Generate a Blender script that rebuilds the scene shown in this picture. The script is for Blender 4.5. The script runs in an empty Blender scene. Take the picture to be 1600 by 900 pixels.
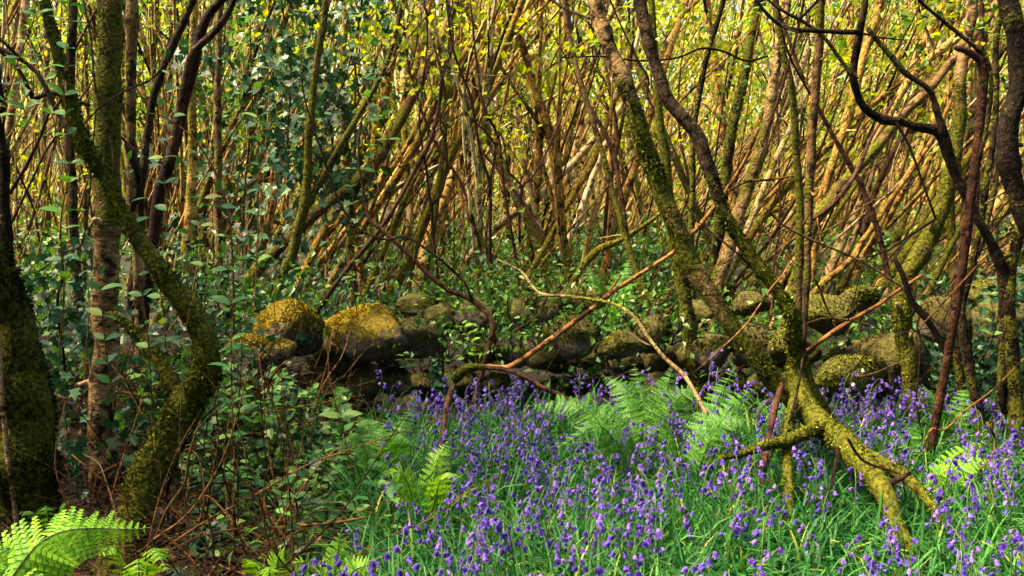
import bpy, bmesh, math, random
import numpy as np
from mathutils import Matrix, Vector

random.seed(7)
rng = np.random.default_rng(7)
R = math.radians

# ------------------------------------------------------------------ camera
CAM = np.array([0.0, 0.0, 1.25]); PITCH = R(5.0); FPX = 1500.0
sc = bpy.context.scene
col = sc.collection
cd = bpy.data.cameras.new('camera'); cam = bpy.data.objects.new('camera', cd); col.objects.link(cam)
cam.location = CAM; cam.rotation_euler = (R(90) - PITCH, 0, 0)
cd.sensor_width = 36.0; cd.lens = 36.0 * FPX / 1600.0; cd.clip_start = 0.05; cd.clip_end = 2000.0
sc.camera = cam
# ------------------------------------------------------------------ sky and sun
SUN_EL, SUN_AZ = R(58), R(-100)          # azimuth measured from +Y towards +X: high on the left
world = bpy.data.worlds.new('World'); sc.world = world; world.use_nodes = True
wn = world.node_tree
sky = wn.nodes.new('ShaderNodeTexSky'); sky.sky_type = 'NISHITA'; sky.sun_disc = False
sky.sun_elevation = SUN_EL; sky.sun_rotation = SUN_AZ; sky.dust_density = 4.0; sky.air_density = 1.0; sky.ozone_density = 0.6
wn.nodes['Background'].inputs['Strength'].default_value = 0.05
wn.links.new(sky.outputs['Color'], wn.nodes['Background'].inputs['Color'])
sl = bpy.data.lights.new('sun', 'SUN'); sl.energy = 2.2; sl.angle = R(22); sl.color = (1.0, 0.77, 0.44)
sun = bpy.data.objects.new('sun', sl); col.objects.link(sun)
sdir = Vector((math.sin(SUN_AZ) * math.cos(SUN_EL), math.cos(SUN_AZ) * math.cos(SUN_EL), math.sin(SUN_EL)))
sun.rotation_euler = sdir.to_track_quat('Z', 'Y').to_euler(); sun.location = (0, 0, 30)
sc.view_settings.view_transform = 'Standard'; sc.view_settings.look = 'None'
sc.view_settings.gamma = 1.0; sc.view_settings.use_curve_mapping = False
sc.view_settings.exposure = 3.65
sc.render.engine = 'CYCLES'
cy = sc.cycles
cy.max_bounces = 2; cy.diffuse_bounces = 1; cy.glossy_bounces = 1; cy.transmission_bounces = 3; cy.transparent_max_bounces = 2
cy.caustics_reflective = False; cy.caustics_refractive = False
cy.use_denoising = True; cy.adaptive_threshold = 0.02

# ------------------------------------------------------------------ pixel helpers (photo pixels, 1600 x 900)
def ray(px, py):
    x = (px - 800.0) / FPX; y = -(py - 450.0) / FPX
    f = np.array([0, math.cos(PITCH), -math.sin(PITCH)]); u = np.array([0, math.sin(PITCH), math.cos(PITCH)])
    return f + np.array([x, 0, 0]) + u * y
def at(px, py, D):
    d = ray(px, py); return CAM + d * (D / d[1])
def project(p):
    p = np.asarray(p, float) - CAM
    f = p[..., 1] * math.cos(PITCH) - p[..., 2] * math.sin(PITCH)
    u = p[..., 1] * math.sin(PITCH) + p[..., 2] * math.cos(PITCH)
    return 800 + FPX * p[..., 0] / f, 450 - FPX * u / f
def smooth(a, b, x):
    t = np.clip((np.asarray(x, float) - a) / (b - a), 0, 1); return t * t * (3 - 2 * t)
def gz(x, y):
    x = np.asarray(x, float); y = np.asarray(y, float)
    z = 0.10 + 0.025 * np.sin(2.1 * x + 1.3 * y) + 0.02 * np.sin(4.7 * x - 2.9 * y + 1.0)
    bank = smooth(-0.35, -1.15, x) * smooth(3.25, 4.2, y) * (1 - smooth(5.0, 6.5, y))
    z = z + 0.30 * bank
    z = z + 0.22 * smooth(4.7, 5.6, y) + 0.012 * np.clip(y - 6, 0, 30)
    z = z + np.where(y > 6, 0.08 * np.sin(0.9 * x + 0.5 * y) , 0.0) * smooth(6, 8, y)
    return z
def hit(px, py):
    d = ray(px, py)
    for s in np.arange(0.8, 40, 0.01):
        p = CAM + d * s
        if p[2] <= gz(p[0], p[1]): return p
    return CAM + d * 40

# ------------------------------------------------------------------ mesh helpers
def mesh(name, V, F, mat=None, smooth_=True, moss=None, uv=None, mats=None, mi=None):
    V = np.ascontiguousarray(V, dtype=np.float32); F = np.ascontiguousarray(F, dtype=np.int32)
    me = bpy.data.meshes.new(name); n, k = F.shape
    me.vertices.add(len(V)); me.vertices.foreach_set('co', V.ravel())
    me.loops.add(n * k); me.loops.foreach_set('vertex_index', F.ravel())
    me.polygons.add(n); me.polygons.foreach_set('loop_start', np.arange(0, n * k, k, dtype=np.int32))
    try: me.polygons.foreach_set('loop_total', np.full(n, k, dtype=np.int32))
    except Exception: pass
    me.polygons.foreach_set('use_smooth', np.full(n, smooth_, dtype=bool))
    if mi is not None: me.polygons.foreach_set('material_index', np.asarray(mi, dtype=np.int32))
    me.update(calc_edges=True)
    if moss is not None:
        a = me.attributes.new('moss', 'FLOAT', 'POINT'); a.data.foreach_set('value', np.ascontiguousarray(moss, dtype=np.float32))
    if uv is not None:
        l = me.uv_layers.new(name='UVMap'); l.data.foreach_set('uv', np.ascontiguousarray(uv[F.ravel()], dtype=np.float32).ravel())
    if mats:
        for m in mats: me.materials.append(m)
    elif mat: me.materials.append(mat)
    return me
def link(name, data, parent=None, M=None, kind=None):
    o = bpy.data.objects.new(name, data); col.objects.link(o)
    if parent is not None: o.parent = parent
    if M is not None: o.matrix_local = M
    if kind: o['kind'] = kind
    return o
def tag(o, label, cat, group=None):
    o['label'] = label; o['category'] = cat
    if group: o['group'] = group
    return o
def thing(name, label, cat, loc, group=None, rz=0.0):
    o = bpy.data.objects.new(name, None); col.objects.link(o); o.empty_display_size = 0.05
    o.location = loc; o.rotation_euler = (0, 0, rz)
    return tag(o, label, cat, group)
def spline(pts, n):
    """Catmull-Rom through pts (any number of columns), n samples by chord length"""
    P = np.asarray(pts, float)
    if len(P) == 2: return P[0] + (P[1] - P[0]) * np.linspace(0, 1, n)[:, None]
    t = np.r_[0, np.cumsum(np.linalg.norm(np.diff(P[:, :3], axis=0), axis=1) ** 0.5 + 1e-6)]
    P = np.vstack([2 * P[0] - P[1], P, 2 * P[-1] - P[-2]]); T = np.r_[-t[1], t, 2 * t[-1] - t[-2]]
    s = np.linspace(0, t[-1], n); i = np.clip(np.searchsorted(t, s, 'right') - 1, 0, len(t) - 2) + 1
    p0, p1, p2, p3 = P[i - 1], P[i], P[i + 1], P[i + 2]; t1, t2 = T[i], T[i + 1]
    u = ((s - t1) / (t2 - t1))[:, None]
    m1 = (p2 - p0) / (T[i + 1] - T[i - 1])[:, None] * (t2 - t1)[:, None]; m2 = (p3 - p1) / (T[i + 2] - T[i])[:, None] * (t2 - t1)[:, None]
    return (2*u**3-3*u**2+1)*p1 + (u**3-2*u**2+u)*m1 + (-2*u**3+3*u**2)*p2 + (u**3-u**2)*m2
def wob(V, freq, seed, k=5):
    r = np.random.default_rng(seed); s = 0
    for i in range(k):
        d = r.normal(size=3); d /= np.linalg.norm(d)
        s = s + np.sin(V @ d * freq * (0.7 + 0.9 * r.random()) + r.random() * 7) 
    return s / k
def tube(C, rad, sides=10, lump=0.0, freq=30.0, seed=0, cap=True):
    C = np.asarray(C, float); rad = np.asarray(rad, float); n = len(C)
    T = np.gradient(C, axis=0); T /= np.linalg.norm(T, axis=1)[:, None] + 1e-9
    a = np.array([0.0, -1.0, 0.1]); N = np.zeros_like(C); b = a - T[0] * (a @ T[0]); N[0] = b / (np.linalg.norm(b) + 1e-9)
    for i in range(1, n):
        b = N[i-1] - T[i] * (N[i-1] @ T[i]); N[i] = b / (np.linalg.norm(b) + 1e-9)
    B = np.cross(T, N); th = np.arange(sides) / sides * 2 * np.pi
    ring = N[:, None, :] * np.cos(th)[None, :, None] + B[:, None, :] * np.sin(th)[None, :, None]
    V0 = C[:, None, :] + ring * rad[:, None, None]
    rr = rad[:, None] * np.ones((1, sides))
    if lump: rr = rr * (1 + lump * wob(V0.reshape(-1, 3), freq, seed).reshape(n, sides) * 1.6 + 0.5 * lump * wob(V0.reshape(-1, 3), freq * 3.1, seed + 1).reshape(n, sides))
    V = C[:, None, :] + ring * rr[:, :, None]
    i = np.arange(n - 1)[:, None]; j = np.arange(sides)[None, :]; j2 = (j + 1) % sides
    F = np.stack([i*sides+j, i*sides+j2, (i+1)*sides+j2, (i+1)*sides+j], -1).reshape(-1, 4)
    L = np.r_[0, np.cumsum(np.linalg.norm(np.diff(C, axis=0), axis=1))]
    uv = np.stack([np.tile(np.minimum(np.arange(sides), sides - np.arange(sides)) / sides * 2, n), np.repeat(L, sides)], -1)
    V = V.reshape(-1, 3); Nn = ring.reshape(-1, 3)
    if cap:
        V = np.vstack([V, C[0], C[-1] + T[-1] * rad[-1] * 0.5]); Nn = np.vstack([Nn, -T[0], T[-1]]); uv = np.vstack([uv, [0, 0], [0, L[-1]]])
        jj = np.arange(sides); j3 = (jj + 1) % sides; b = n * sides
        F = np.vstack([F, np.stack([j3, jj, np.full(sides, b), np.full(sides, b)], -1), np.stack([(n-1)*sides+jj, (n-1)*sides+j3, np.full(sides, b+1), np.full(sides, b+1)], -1)])
    return V, F, Nn, uv
def tri(F):
    """quads (with repeated last index allowed) to clean triangles"""
    F = np.asarray(F); a = F[:, [0, 1, 2]]; b = F[:, [0, 2, 3]]; return np.vstack([a, b[F[:, 2] != F[:, 3]]])
def merge(parts):
    Vs, Fs, Ms, Us, o = [], [], [], [], 0
    for p in parts:
        Vs.append(p[0]); Fs.append(np.asarray(p[1]) + o); o += len(p[0])
        if len(p) > 2: Ms.append(p[2])
        if len(p) > 3: Us.append(p[3])
    return np.vstack(Vs), np.vstack(Fs), (np.concatenate(Ms) if Ms else None), (np.vstack(Us) if Us else None)
def inst(TV, TF, A, L):
    """template copies: A (n,3,3) whose columns are side, axis, normal; L (n,3)"""
    V = np.einsum('nij,kj->nki', A, TV) + L[:, None, :]; n = len(L); k = len(TV)
    F = TF[None, :, :] + (np.arange(n) * k)[:, None, None]
    return V.reshape(-1, 3), F.reshape(-1, TF.shape[1])
def unit(v): return v / (np.linalg.norm(v, axis=-1, keepdims=True) + 1e-9)
def basis(axis, nrm, size, width=None):
    axis = unit(axis); side = unit(np.cross(axis, nrm)); n = np.cross(side, axis)
    w = size if width is None else width
    return np.stack([side * w[:, None], axis * size[:, None], n * size[:, None]], -1)
# leaf templates: x side, y along, z up
LEAF2 = (np.array([[0, 0, 0], [-.32, .45, .09], [.32, .45, .09], [0, 1, -.06]]), np.array([[0, 2, 3], [0, 3, 1]]))
LEAF8 = (np.array([[0, 0, 0], [-.2, .2, .05], [0, .22, 0], [.2, .2, .05], [-.27, .5, .06], [0, .52, -.01], [.27, .5, .06], [-.15, .8, .0], [0, .8, -.05], [.15, .8, .0], [0, 1.05, -.12]]),
         np.array([[0, 2, 1], [0, 3, 2], [1, 2, 5], [1, 5, 4], [2, 3, 6], [2, 6, 5], [4, 5, 8], [4, 8, 7], [5, 6, 9], [5, 9, 8], [7, 8, 10], [8, 9, 10]]))
IVY = (np.array([[0, 0, 0], [.45, .05, .06], [.28, .35, .02], [.5, .6, .05], [.2, .65, 0], [0, 1.05, -.06], [-.2, .65, 0], [-.5, .6, .05], [-.28, .35, .02], [-.45, .05, .06], [0, .4, -.03]]),
       np.array([[0, 1, 10], [1, 2, 10], [2, 3, 4], [2, 4, 10], [4, 5, 10], [5, 6, 10], [6, 7, 8], [6, 8, 10], [8, 9, 10], [9, 0, 10]]))
def leaf_cloud(C, tmpl, smin, smax, up=0.6, r=None):
    """leaves at points C with mostly upward faces"""
    r = r or rng; n = len(C)
    nr = r.normal(size=(n, 3)) * 0.75; nr[:, 2] += up
    ax = r.normal(size=(n, 3)); ax[:, 2] -= 0.35
    s = r.uniform(smin, smax, n)
    return inst(tmpl[0], tmpl[1], basis(ax, unit(nr), s), C)

# ------------------------------------------------------------------ materials
def nodes(name):
    m = bpy.data.materials.new(name); m.use_nodes = True; nt = m.node_tree
    return m, nt, nt.nodes['Principled BSDF'], nt.nodes['Material Output']
def ramp(nt, fac, cols):
    r = nt.nodes.new('ShaderNodeValToRGB'); e = r.color_ramp.elements
    while len(e) < len(cols): e.new(0.5)
    for i, (p, c) in enumerate(cols): e[i].position = p; e[i].color = (*c, 1)
    nt.links.new(fac, r.inputs[0]); return r.outputs[0]
def noise(nt, vec, scale, detail=4, rough=0.6, dist=0.0):
    n = nt.nodes.new('ShaderNodeTexNoise'); n.inputs['Scale'].default_value = scale; n.inputs['Detail'].default_value = detail
    n.inputs['Roughness'].default_value = rough; n.inputs['Distortion'].default_value = dist
    if vec is not None: nt.links.new(vec, n.inputs['Vector'])
    return n.outputs['Fac']
def mixc(nt, fac, a, b):
    x = nt.nodes.new('ShaderNodeMix'); x.data_type = 'RGBA'
    for v, s in ((fac, x.inputs[0]), (a, x.inputs[6]), (b, x.inputs[7])):
        if hasattr(v, 'links'): nt.links.new(v, s)
        else: s.default_value = v if isinstance(v, float) else (*v, 1)
    return x.outputs[2]
def maths(nt, op, a, b=0.0, clamp=False):
    x = nt.nodes.new('ShaderNodeMath'); x.operation = op; x.use_clamp = clamp
    for v, s in ((a, x.inputs[0]), (b, x.inputs[1])):
        if hasattr(v, 'links'): nt.links.new(v, s)
        else: s.default_value = v
    return x.outputs[0]
def bump(nt, h, bs, strength, dist):
    b = nt.nodes.new('ShaderNodeBump'); b.inputs['Strength'].default_value = strength; b.inputs['Distance'].default_value = dist
    nt.links.new(h, b.inputs['Height']); nt.links.new(b.outputs[0], bs.inputs['Normal'])
def leafmat(name, cols, rough=0.5, trans=0.35, spec=0.4, tint=1.4, surf=False):
    m, nt, bs, out = nodes(name)
    g = nt.nodes.new('ShaderNodeNewGeometry')
    oi = nt.nodes.new('ShaderNodeObjectInfo')
    c = ramp(nt, maths(nt, 'FRACT', maths(nt, 'ADD', g.outputs['Random Per Island'], oi.outputs['Random'])), cols)
    nt.links.new(c, bs.inputs['Base Color']); bs.inputs['Roughness'].default_value = rough; bs.inputs['Specular IOR Level'].default_value = spec
    t = nt.nodes.new('ShaderNodeBsdfTranslucent'); mx = nt.nodes.new('ShaderNodeMixShader')
    h = nt.nodes.new('ShaderNodeHueSaturation'); h.inputs['Value'].default_value = tint; h.inputs['Saturation'].default_value = 1.1; h.inputs['Hue'].default_value = 0.49
    nt.links.new(c, h.inputs['Color']); nt.links.new(h.outputs[0], t.inputs['Color'])
    mx.inputs[0].default_value = trans
    if surf:
        an = nt.nodes.new('ShaderNodeAttribute'); an.attribute_name = 'surf'
        nt.links.new(an.outputs['Vector'], bs.inputs['Normal']); nt.links.new(an.outputs['Vector'], t.inputs['Normal'])
    nt.links.new(bs.outputs[0], mx.inputs[1]); nt.links.new(t.outputs[0], mx.inputs[2]); nt.links.new(mx.outputs[0], out.inputs['Surface'])
    return m
def barkmat(name, dark, mid, light, moss_a, moss_b, bands=False, rough=0.85, scale=1.0, spec=0.12):
    m, nt, bs, out = nodes(name)
    tc = nt.nodes.new('ShaderNodeTexCoord'); oi = nt.nodes.new('ShaderNodeObjectInfo')
    geo = nt.nodes.new('ShaderNodeNewGeometry'); pos = geo.outputs['Position']
    mp = nt.nodes.new('ShaderNodeMapping'); mp.inputs['Scale'].default_value = (6, 24, 1) if not bands else (2.0, 60, 1)
    nt.links.new(tc.outputs['UV'], mp.inputs['Vector'])
    n1 = noise(nt, mp.outputs[0], 1.6 * scale, 3, 0.65, 0.4); n2 = noise(nt, pos, 9 * scale, 2, 0.6); n3 = noise(nt, pos, 70, 2, 0.6)
    f = maths(nt, 'ADD', maths(nt, 'MULTIPLY', n1, 0.55), maths(nt, 'MULTIPLY', n2, 0.45))
    f = maths(nt, 'ADD', f, maths(nt, 'MULTIPLY', maths(nt, 'SUBTRACT', oi.outputs['Random'], 0.5), 0.22))
    c = ramp(nt, f, [(0.34, dark), (0.48, mid), (0.64, light)])
    n4 = noise(nt, pos, 16 * scale, 3, 0.7, 0.6)
    c = mixc(nt, ramp(nt, n4, [(0.40, (1, 1, 1)), (0.50, (0, 0, 0))]), c, tuple(v * 0.45 for v in dark))
    at_ = nt.nodes.new('ShaderNodeAttribute'); at_.attribute_name = 'moss'
    mf = maths(nt, 'ADD', at_.outputs['Fac'], maths(nt, 'MULTIPLY', maths(nt, 'SUBTRACT', n2, 0.5), 1.6))
    mf = maths(nt, 'ADD', mf, maths(nt, 'MULTIPLY', maths(nt, 'SUBTRACT', n3, 0.5), 0.7))
    ms = maths(nt, 'MULTIPLY', maths(nt, 'SUBTRACT', mf, 0.38), 5.0, True)
    mc = mixc(nt, ramp(nt, n3, [(0.35, (0, 0, 0)), (0.65, (1, 1, 1))]), moss_a, moss_b)
    nt.links.new(mixc(nt, ms, c, mc), bs.inputs['Base Color'])
    bs.inputs['Roughness'].default_value = rough; bs.inputs['Specular IOR Level'].default_value = spec
    h = maths(nt, 'ADD', n1, maths(nt, 'MULTIPLY', n3, 0.7)); h = maths(nt, 'ADD', maths(nt, 'ADD', h, ms), maths(nt, 'MULTIPLY', n4, 1.5))
    bump(nt, h, bs, 0.9, 0.008)
    return m
MOSS_A, MOSS_B = (0.022, 0.028, 0.003), (0.12, 0.12, 0.010)
M = {}
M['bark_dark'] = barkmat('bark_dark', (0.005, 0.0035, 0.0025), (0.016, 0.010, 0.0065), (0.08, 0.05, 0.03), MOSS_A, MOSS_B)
M['bark_hazel'] = barkmat('bark_hazel', (0.05, 0.03, 0.013), (0.17, 0.10, 0.04), (0.38, 0.26, 0.12), MOSS_A, MOSS_B)
M['bark_birch'] = barkmat('bark_birch', (0.05, 0.03, 0.015), (0.24, 0.145, 0.06), (0.46, 0.33, 0.17), MOSS_A, MOSS_B, bands=True)
M['bark_gold'] = barkmat('bark_gold', (0.10, 0.052, 0.013), (0.46, 0.255, 0.062), (0.72, 0.49, 0.19), MOSS_A, (0.26, 0.23, 0.02))
M['bark_pale'] = barkmat('bark_pale', (0.18, 0.115, 0.05), (0.55, 0.39, 0.19), (0.78, 0.64, 0.42), MOSS_A, (0.26, 0.23, 0.02))
M['bark_red'] = barkmat('bark_red', (0.012, 0.005, 0.003), (0.04, 0.016, 0.009), (0.11, 0.048, 0.024), MOSS_A, MOSS_B, rough=0.6)
M['stick'] = barkmat('stick', (0.07, 0.026, 0.007), (0.22, 0.09, 0.026), (0.42, 0.22, 0.08), MOSS_A, MOSS_B, rough=0.6)
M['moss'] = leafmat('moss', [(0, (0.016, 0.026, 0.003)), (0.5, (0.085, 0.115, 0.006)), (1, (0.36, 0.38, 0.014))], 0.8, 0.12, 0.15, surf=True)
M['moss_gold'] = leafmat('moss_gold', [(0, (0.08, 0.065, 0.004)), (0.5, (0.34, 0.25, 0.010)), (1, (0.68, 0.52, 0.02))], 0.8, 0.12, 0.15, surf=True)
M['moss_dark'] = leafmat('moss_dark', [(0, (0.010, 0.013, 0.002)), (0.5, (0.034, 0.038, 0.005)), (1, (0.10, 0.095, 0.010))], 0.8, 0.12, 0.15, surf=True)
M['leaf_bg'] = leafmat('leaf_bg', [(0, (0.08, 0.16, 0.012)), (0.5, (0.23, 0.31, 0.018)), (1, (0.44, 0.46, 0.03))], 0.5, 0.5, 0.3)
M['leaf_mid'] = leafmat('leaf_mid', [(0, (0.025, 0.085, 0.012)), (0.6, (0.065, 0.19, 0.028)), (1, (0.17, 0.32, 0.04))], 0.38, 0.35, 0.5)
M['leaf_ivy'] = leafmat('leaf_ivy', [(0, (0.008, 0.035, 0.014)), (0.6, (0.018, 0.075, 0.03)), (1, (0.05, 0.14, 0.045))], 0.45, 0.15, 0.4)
M['leaf_privet'] = leafmat('leaf_privet', [(0, (0.018, 0.085, 0.02)), (0.6, (0.045, 0.18, 0.03)), (0.92, (0.13, 0.30, 0.04)), (1, (0.24, 0.30, 0.05))], 0.45, 0.25, 0.3)
M['fern'] = leafmat('fern', [(0, (0.09, 0.27, 0.012)), (0.5, (0.17, 0.42, 0.018)), (1, (0.30, 0.54, 0.025))], 0.5, 0.4, 0.35)
M['fern_dark'] = leafmat('fern_dark', [(0, (0.035, 0.15, 0.016)), (0.5, (0.065, 0.23, 0.024)), (1, (0.13, 0.32, 0.03))], 0.5, 0.4, 0.35)
M['blade'] = leafmat('blade', [(0, (0.007, 0.06, 0.016)), (0.5, (0.025, 0.13, 0.030)), (0.95, (0.07, 0.23, 0.045)), (1, (0.38, 0.36, 0.06))], 0.5, 0.3, 0.18)
M['bell'] = leafmat('bell', [(0, (0.045, 0.016, 0.24)), (0.5, (0.10, 0.042, 0.42)), (1, (0.28, 0.15, 0.66))], 0.5, 0.35, 0.3, 1.25)
M['bell_white'] = leafmat('bell_white', [(0, (0.6, 0.52, 0.62)), (1, (0.75, 0.68, 0.74))], 0.5, 0.35, 0.3, 1.0)
M['stalk'] = leafmat('stalk', [(0, (0.05, 0.13, 0.03)), (1, (0.10, 0.17, 0.05))], 0.5, 0.1)
M['litter'] = leafmat('litter', [(0, (0.012, 0.005, 0.002)), (0.7, (0.045, 0.018, 0.007)), (1, (0.20, 0.10, 0.035))], 0.6, 0.1)
def soil():
    m, nt, bs, out = nodes('soil'); g = nt.nodes.new('ShaderNodeNewGeometry'); p = g.outputs['Position']
    n1 = noise(nt, p, 6, 6, 0.7); n2 = noise(nt, p, 45, 4, 0.7)
    nt.links.new(ramp(nt, maths(nt, 'ADD', maths(nt, 'MULTIPLY', n1, .5), maths(nt, 'MULTIPLY', n2, .5)), [(.35, (0.004, 0.003, 0.002)), (.5, (0.012, 0.007, 0.004)), (.65, (0.035, 0.02, 0.01))]), bs.inputs['Base Color'])
    bs.inputs['Roughness'].default_value = 0.9; bump(nt, n2, bs, 1.0, 0.02); return m
M['soil'] = soil()
def stonemat(name, ma, mb):
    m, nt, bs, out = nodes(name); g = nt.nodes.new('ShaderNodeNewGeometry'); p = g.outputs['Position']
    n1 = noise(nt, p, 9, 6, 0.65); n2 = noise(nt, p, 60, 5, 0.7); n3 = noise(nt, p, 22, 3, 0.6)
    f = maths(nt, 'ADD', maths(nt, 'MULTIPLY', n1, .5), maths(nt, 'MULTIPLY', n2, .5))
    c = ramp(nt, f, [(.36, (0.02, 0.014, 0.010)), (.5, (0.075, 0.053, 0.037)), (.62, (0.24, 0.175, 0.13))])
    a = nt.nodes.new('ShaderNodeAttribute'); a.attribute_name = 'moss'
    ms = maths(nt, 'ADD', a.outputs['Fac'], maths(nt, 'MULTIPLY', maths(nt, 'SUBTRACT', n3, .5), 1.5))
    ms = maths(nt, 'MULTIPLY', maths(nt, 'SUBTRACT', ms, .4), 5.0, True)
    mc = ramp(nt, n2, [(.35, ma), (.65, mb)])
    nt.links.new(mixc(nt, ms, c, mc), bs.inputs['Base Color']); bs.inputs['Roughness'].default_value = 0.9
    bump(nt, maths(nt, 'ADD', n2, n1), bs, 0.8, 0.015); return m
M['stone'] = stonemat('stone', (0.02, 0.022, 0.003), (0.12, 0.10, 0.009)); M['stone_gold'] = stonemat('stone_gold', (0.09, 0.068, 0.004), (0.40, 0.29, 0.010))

# ------------------------------------------------------------------ ground
def ground():
    u = np.linspace(-1, 1, 181); X = np.sinh(u * 5.2) / np.sinh(5.2) * 300
    v = np.linspace(0, 1, 190); Y = -20 + 26 * v / 0.75; Y = np.where(v <= 0.75, Y, 6 + (np.exp((v - 0.75) / 0.25 * 5.0) - 1) / (math.exp(5) - 1) * 400)
    XX, YY = np.meshgrid(X, Y); ZZ = gz(XX, YY); V = np.stack([XX, YY, ZZ], -1).reshape(-1, 3)
    nx = len(X); i = np.arange(len(Y) - 1)[:, None] * nx + np.arange(nx - 1)[None, :]
    F = np.stack([i, i + 1, i + 1 + nx, i + nx], -1).reshape(-1, 4)
    o = link('ground', mesh('ground', V, F, M['soil']), kind='structure'); return o
ground()

# ------------------------------------------------------------------ tree building
def moss_tufts(V, F, Nn, mossv, n, mat, length=0.012, parent=None, seed=0, origin=np.zeros(3), droop=0.5, patch=-.15):
    """small moss shoots standing on the mossy faces of a surface"""
    r = np.random.default_rng(seed); T = tri(F); n = int(n * 1.15); length = length * 0.8
    a, b, c = V[T[:, 0]], V[T[:, 1]], V[T[:, 2]]
    ar = 0.5 * np.linalg.norm(np.cross(b - a, c - a), axis=1); mv = np.clip((mossv[T].mean(1) - 0.25) * 2, 0, 1)
    w = ar * mv
    if w.sum() <= 0: return None
    i = r.choice(len(T), n, p=w / w.sum()); u = r.random((n, 2)); f = u.sum(1) > 1; u[f] = 1 - u[f]
    P = a[i] + (b - a)[i] * u[:, :1] + (c - a)[i] * u[:, 1:]
    keep = (wob(P, 38, seed + 3) + 0.45 * r.normal(size=n)) > patch
    P = P[keep]; i = i[keep]; m = len(P)
    nr = unit(Nn[T[i]].mean(1)); ax = nr * 0.8 + r.normal(size=(m, 3)) * 0.55; ax[:, 2] -= droop * 0.5
    s = r.uniform(0.5, 1.3, m) * length * (1 + 0.9 * wob(P, 25, seed + 5))
    TV = np.array([[-.16, 0, 0], [.16, 0, 0], [.10, .6, .08], [0, 1, -.05], [-.10, .6, .08]]); TF = np.array([[0, 1, 2], [0, 2, 4], [4, 2, 3]])
    VV, FF = inst(TV, TF, basis(ax, r.normal(size=(m, 3)), np.abs(s), np.abs(s) * 1.5), P - nr * 0.001)
    me = mesh('moss', VV - origin, FF, mat, False); sn = unit(nr + 0.35 * r.normal(size=(m, 3)))
    a_ = me.attributes.new('surf', 'FLOAT_VECTOR', 'POINT'); a_.data.foreach_set('vector', np.repeat(sn, 5, axis=0).astype(np.float32).ravel())
    return link('moss', me, parent, kind='stuff')

def limb_geo(pts, D0, D1, n=None, sides=10, lump=0.06, seed=0, taper_to_ground=False, world=False):
    """pts: photo pixels (x, y, width); depth runs from D0 to D1. Returns centre line, radii"""
    P = []
    m = len(pts)
    for k, p in enumerate(pts):
        D = p[3] if len(p) > 3 else D0 + (D1 - D0) * k / max(1, m - 1)
        q = at(p[0], p[1], D); P.append([*q, 0.5 * p[2] * D / FPX * 0.74])
    return np.array(P)
def mossval(V, Nn, base, up, zfade=None, seed=0):
    m = base + up * np.clip(Nn[:, 2] * 0.6 - Nn[:, 0] * 0.25 + 0.15, -0.5, 1) + 0.35 * wob(V, 6, seed + 9)
    if zfade is not None: m = m * (1 - smooth(zfade[0], zfade[1], V[:, 2]))
    return np.clip(m, 0, 1)
def tube_part(name, P, mat, parent, origin, sides=10, lump=0.06, moss=(0.3, 0.3), zfade=None, seed=0, step=0.05, tufts=0, tuft_len=0.012, tuft_mat='moss', label=None, freq=30):
    L = np.linalg.norm(np.diff(P[:, :3], axis=0), axis=1).sum(); n = int(np.clip(L / step, 5, 90))
    S = spline(P, n); S[:, 3] = np.maximum(S[:, 3], 0.0012)
    if sides >= 8:
        rk = np.random.default_rng(seed + 77); ss = np.linspace(0, L, n)
        jit = np.stack([wob(np.c_[ss, ss * 0, ss * 0], 26, seed + q, 6) for q in (41, 42, 43)], -1); S[1:-1, :3] += jit[1:-1] * S[1:-1, 3:] * 0.30
        for _ in range(int(L / 0.4)): S[:, 3] *= 1 + rk.uniform(.08, .3) * np.exp(-((ss - rk.uniform(0, L)) / (rk.uniform(.5, 1.2) * S[0, 3] + .004)) ** 2)
    V, F, Nn, uv = tube(S[:, :3], S[:, 3], sides, lump, freq, seed)
    mv = mossval(V, Nn, moss[0], moss[1], zfade, seed)
    o = link(name, mesh(name, V - origin, tri(F), mat, True, mv, uv), parent)
    if label: o['label'] = label
    if tufts: moss_tufts(V, F, Nn, mv, tufts, M[tuft_mat], tuft_len, parent if parent is not None else o, seed, origin)
    return o, S
def crown_leaves(pts, n, spread, parent, origin, mat, smin, smax, r, tmpl=LEAF2, name='crown', clumps=None, zmax=None, zmin=None):
    """pts (k,3) points the foliage hangs on"""
    k = clumps or max(6, n // 28)
    cc = pts[r.integers(0, len(pts), k)] + r.normal(size=(k, 3)) * spread * np.array([1, 1, 0.7])
    C = cc[r.integers(0, k, n)] + r.normal(size=(n, 3)) * spread * 0.28
    if zmin: C[:, 2] = np.where(C[:, 2] < zmin, zmin + r.random(n) * .8, C[:, 2])
    if zmax: C = C[C[:, 2] < zmax]; C = C if len(C) else cc[:1]
    V, F = leaf_cloud(C, tmpl, smin, smax, 0.7, r)
    return link(name, mesh(name, V - origin, F, mat, False), parent, kind='stuff')
def down_to_ground(P, extra=0.06):
    """prolong a stem's foot to below the ground"""
    p = P[0].copy(); d = P[0] - P[1]; d[3] = 0; d[:3] = unit(d[:3]); d[2] = min(d[2], -0.6); d[:3] = unit(d[:3])
    for s in np.arange(0, 4, 0.01):
        q = p[:3] + d[:3] * s
        if q[2] < gz(q[0], q[1]) - extra: break
    if s < 0.01: return P
    return np.vstack([[*q, p[3] * (1.15 + min(0.25, s * 0.3))], P])
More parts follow.
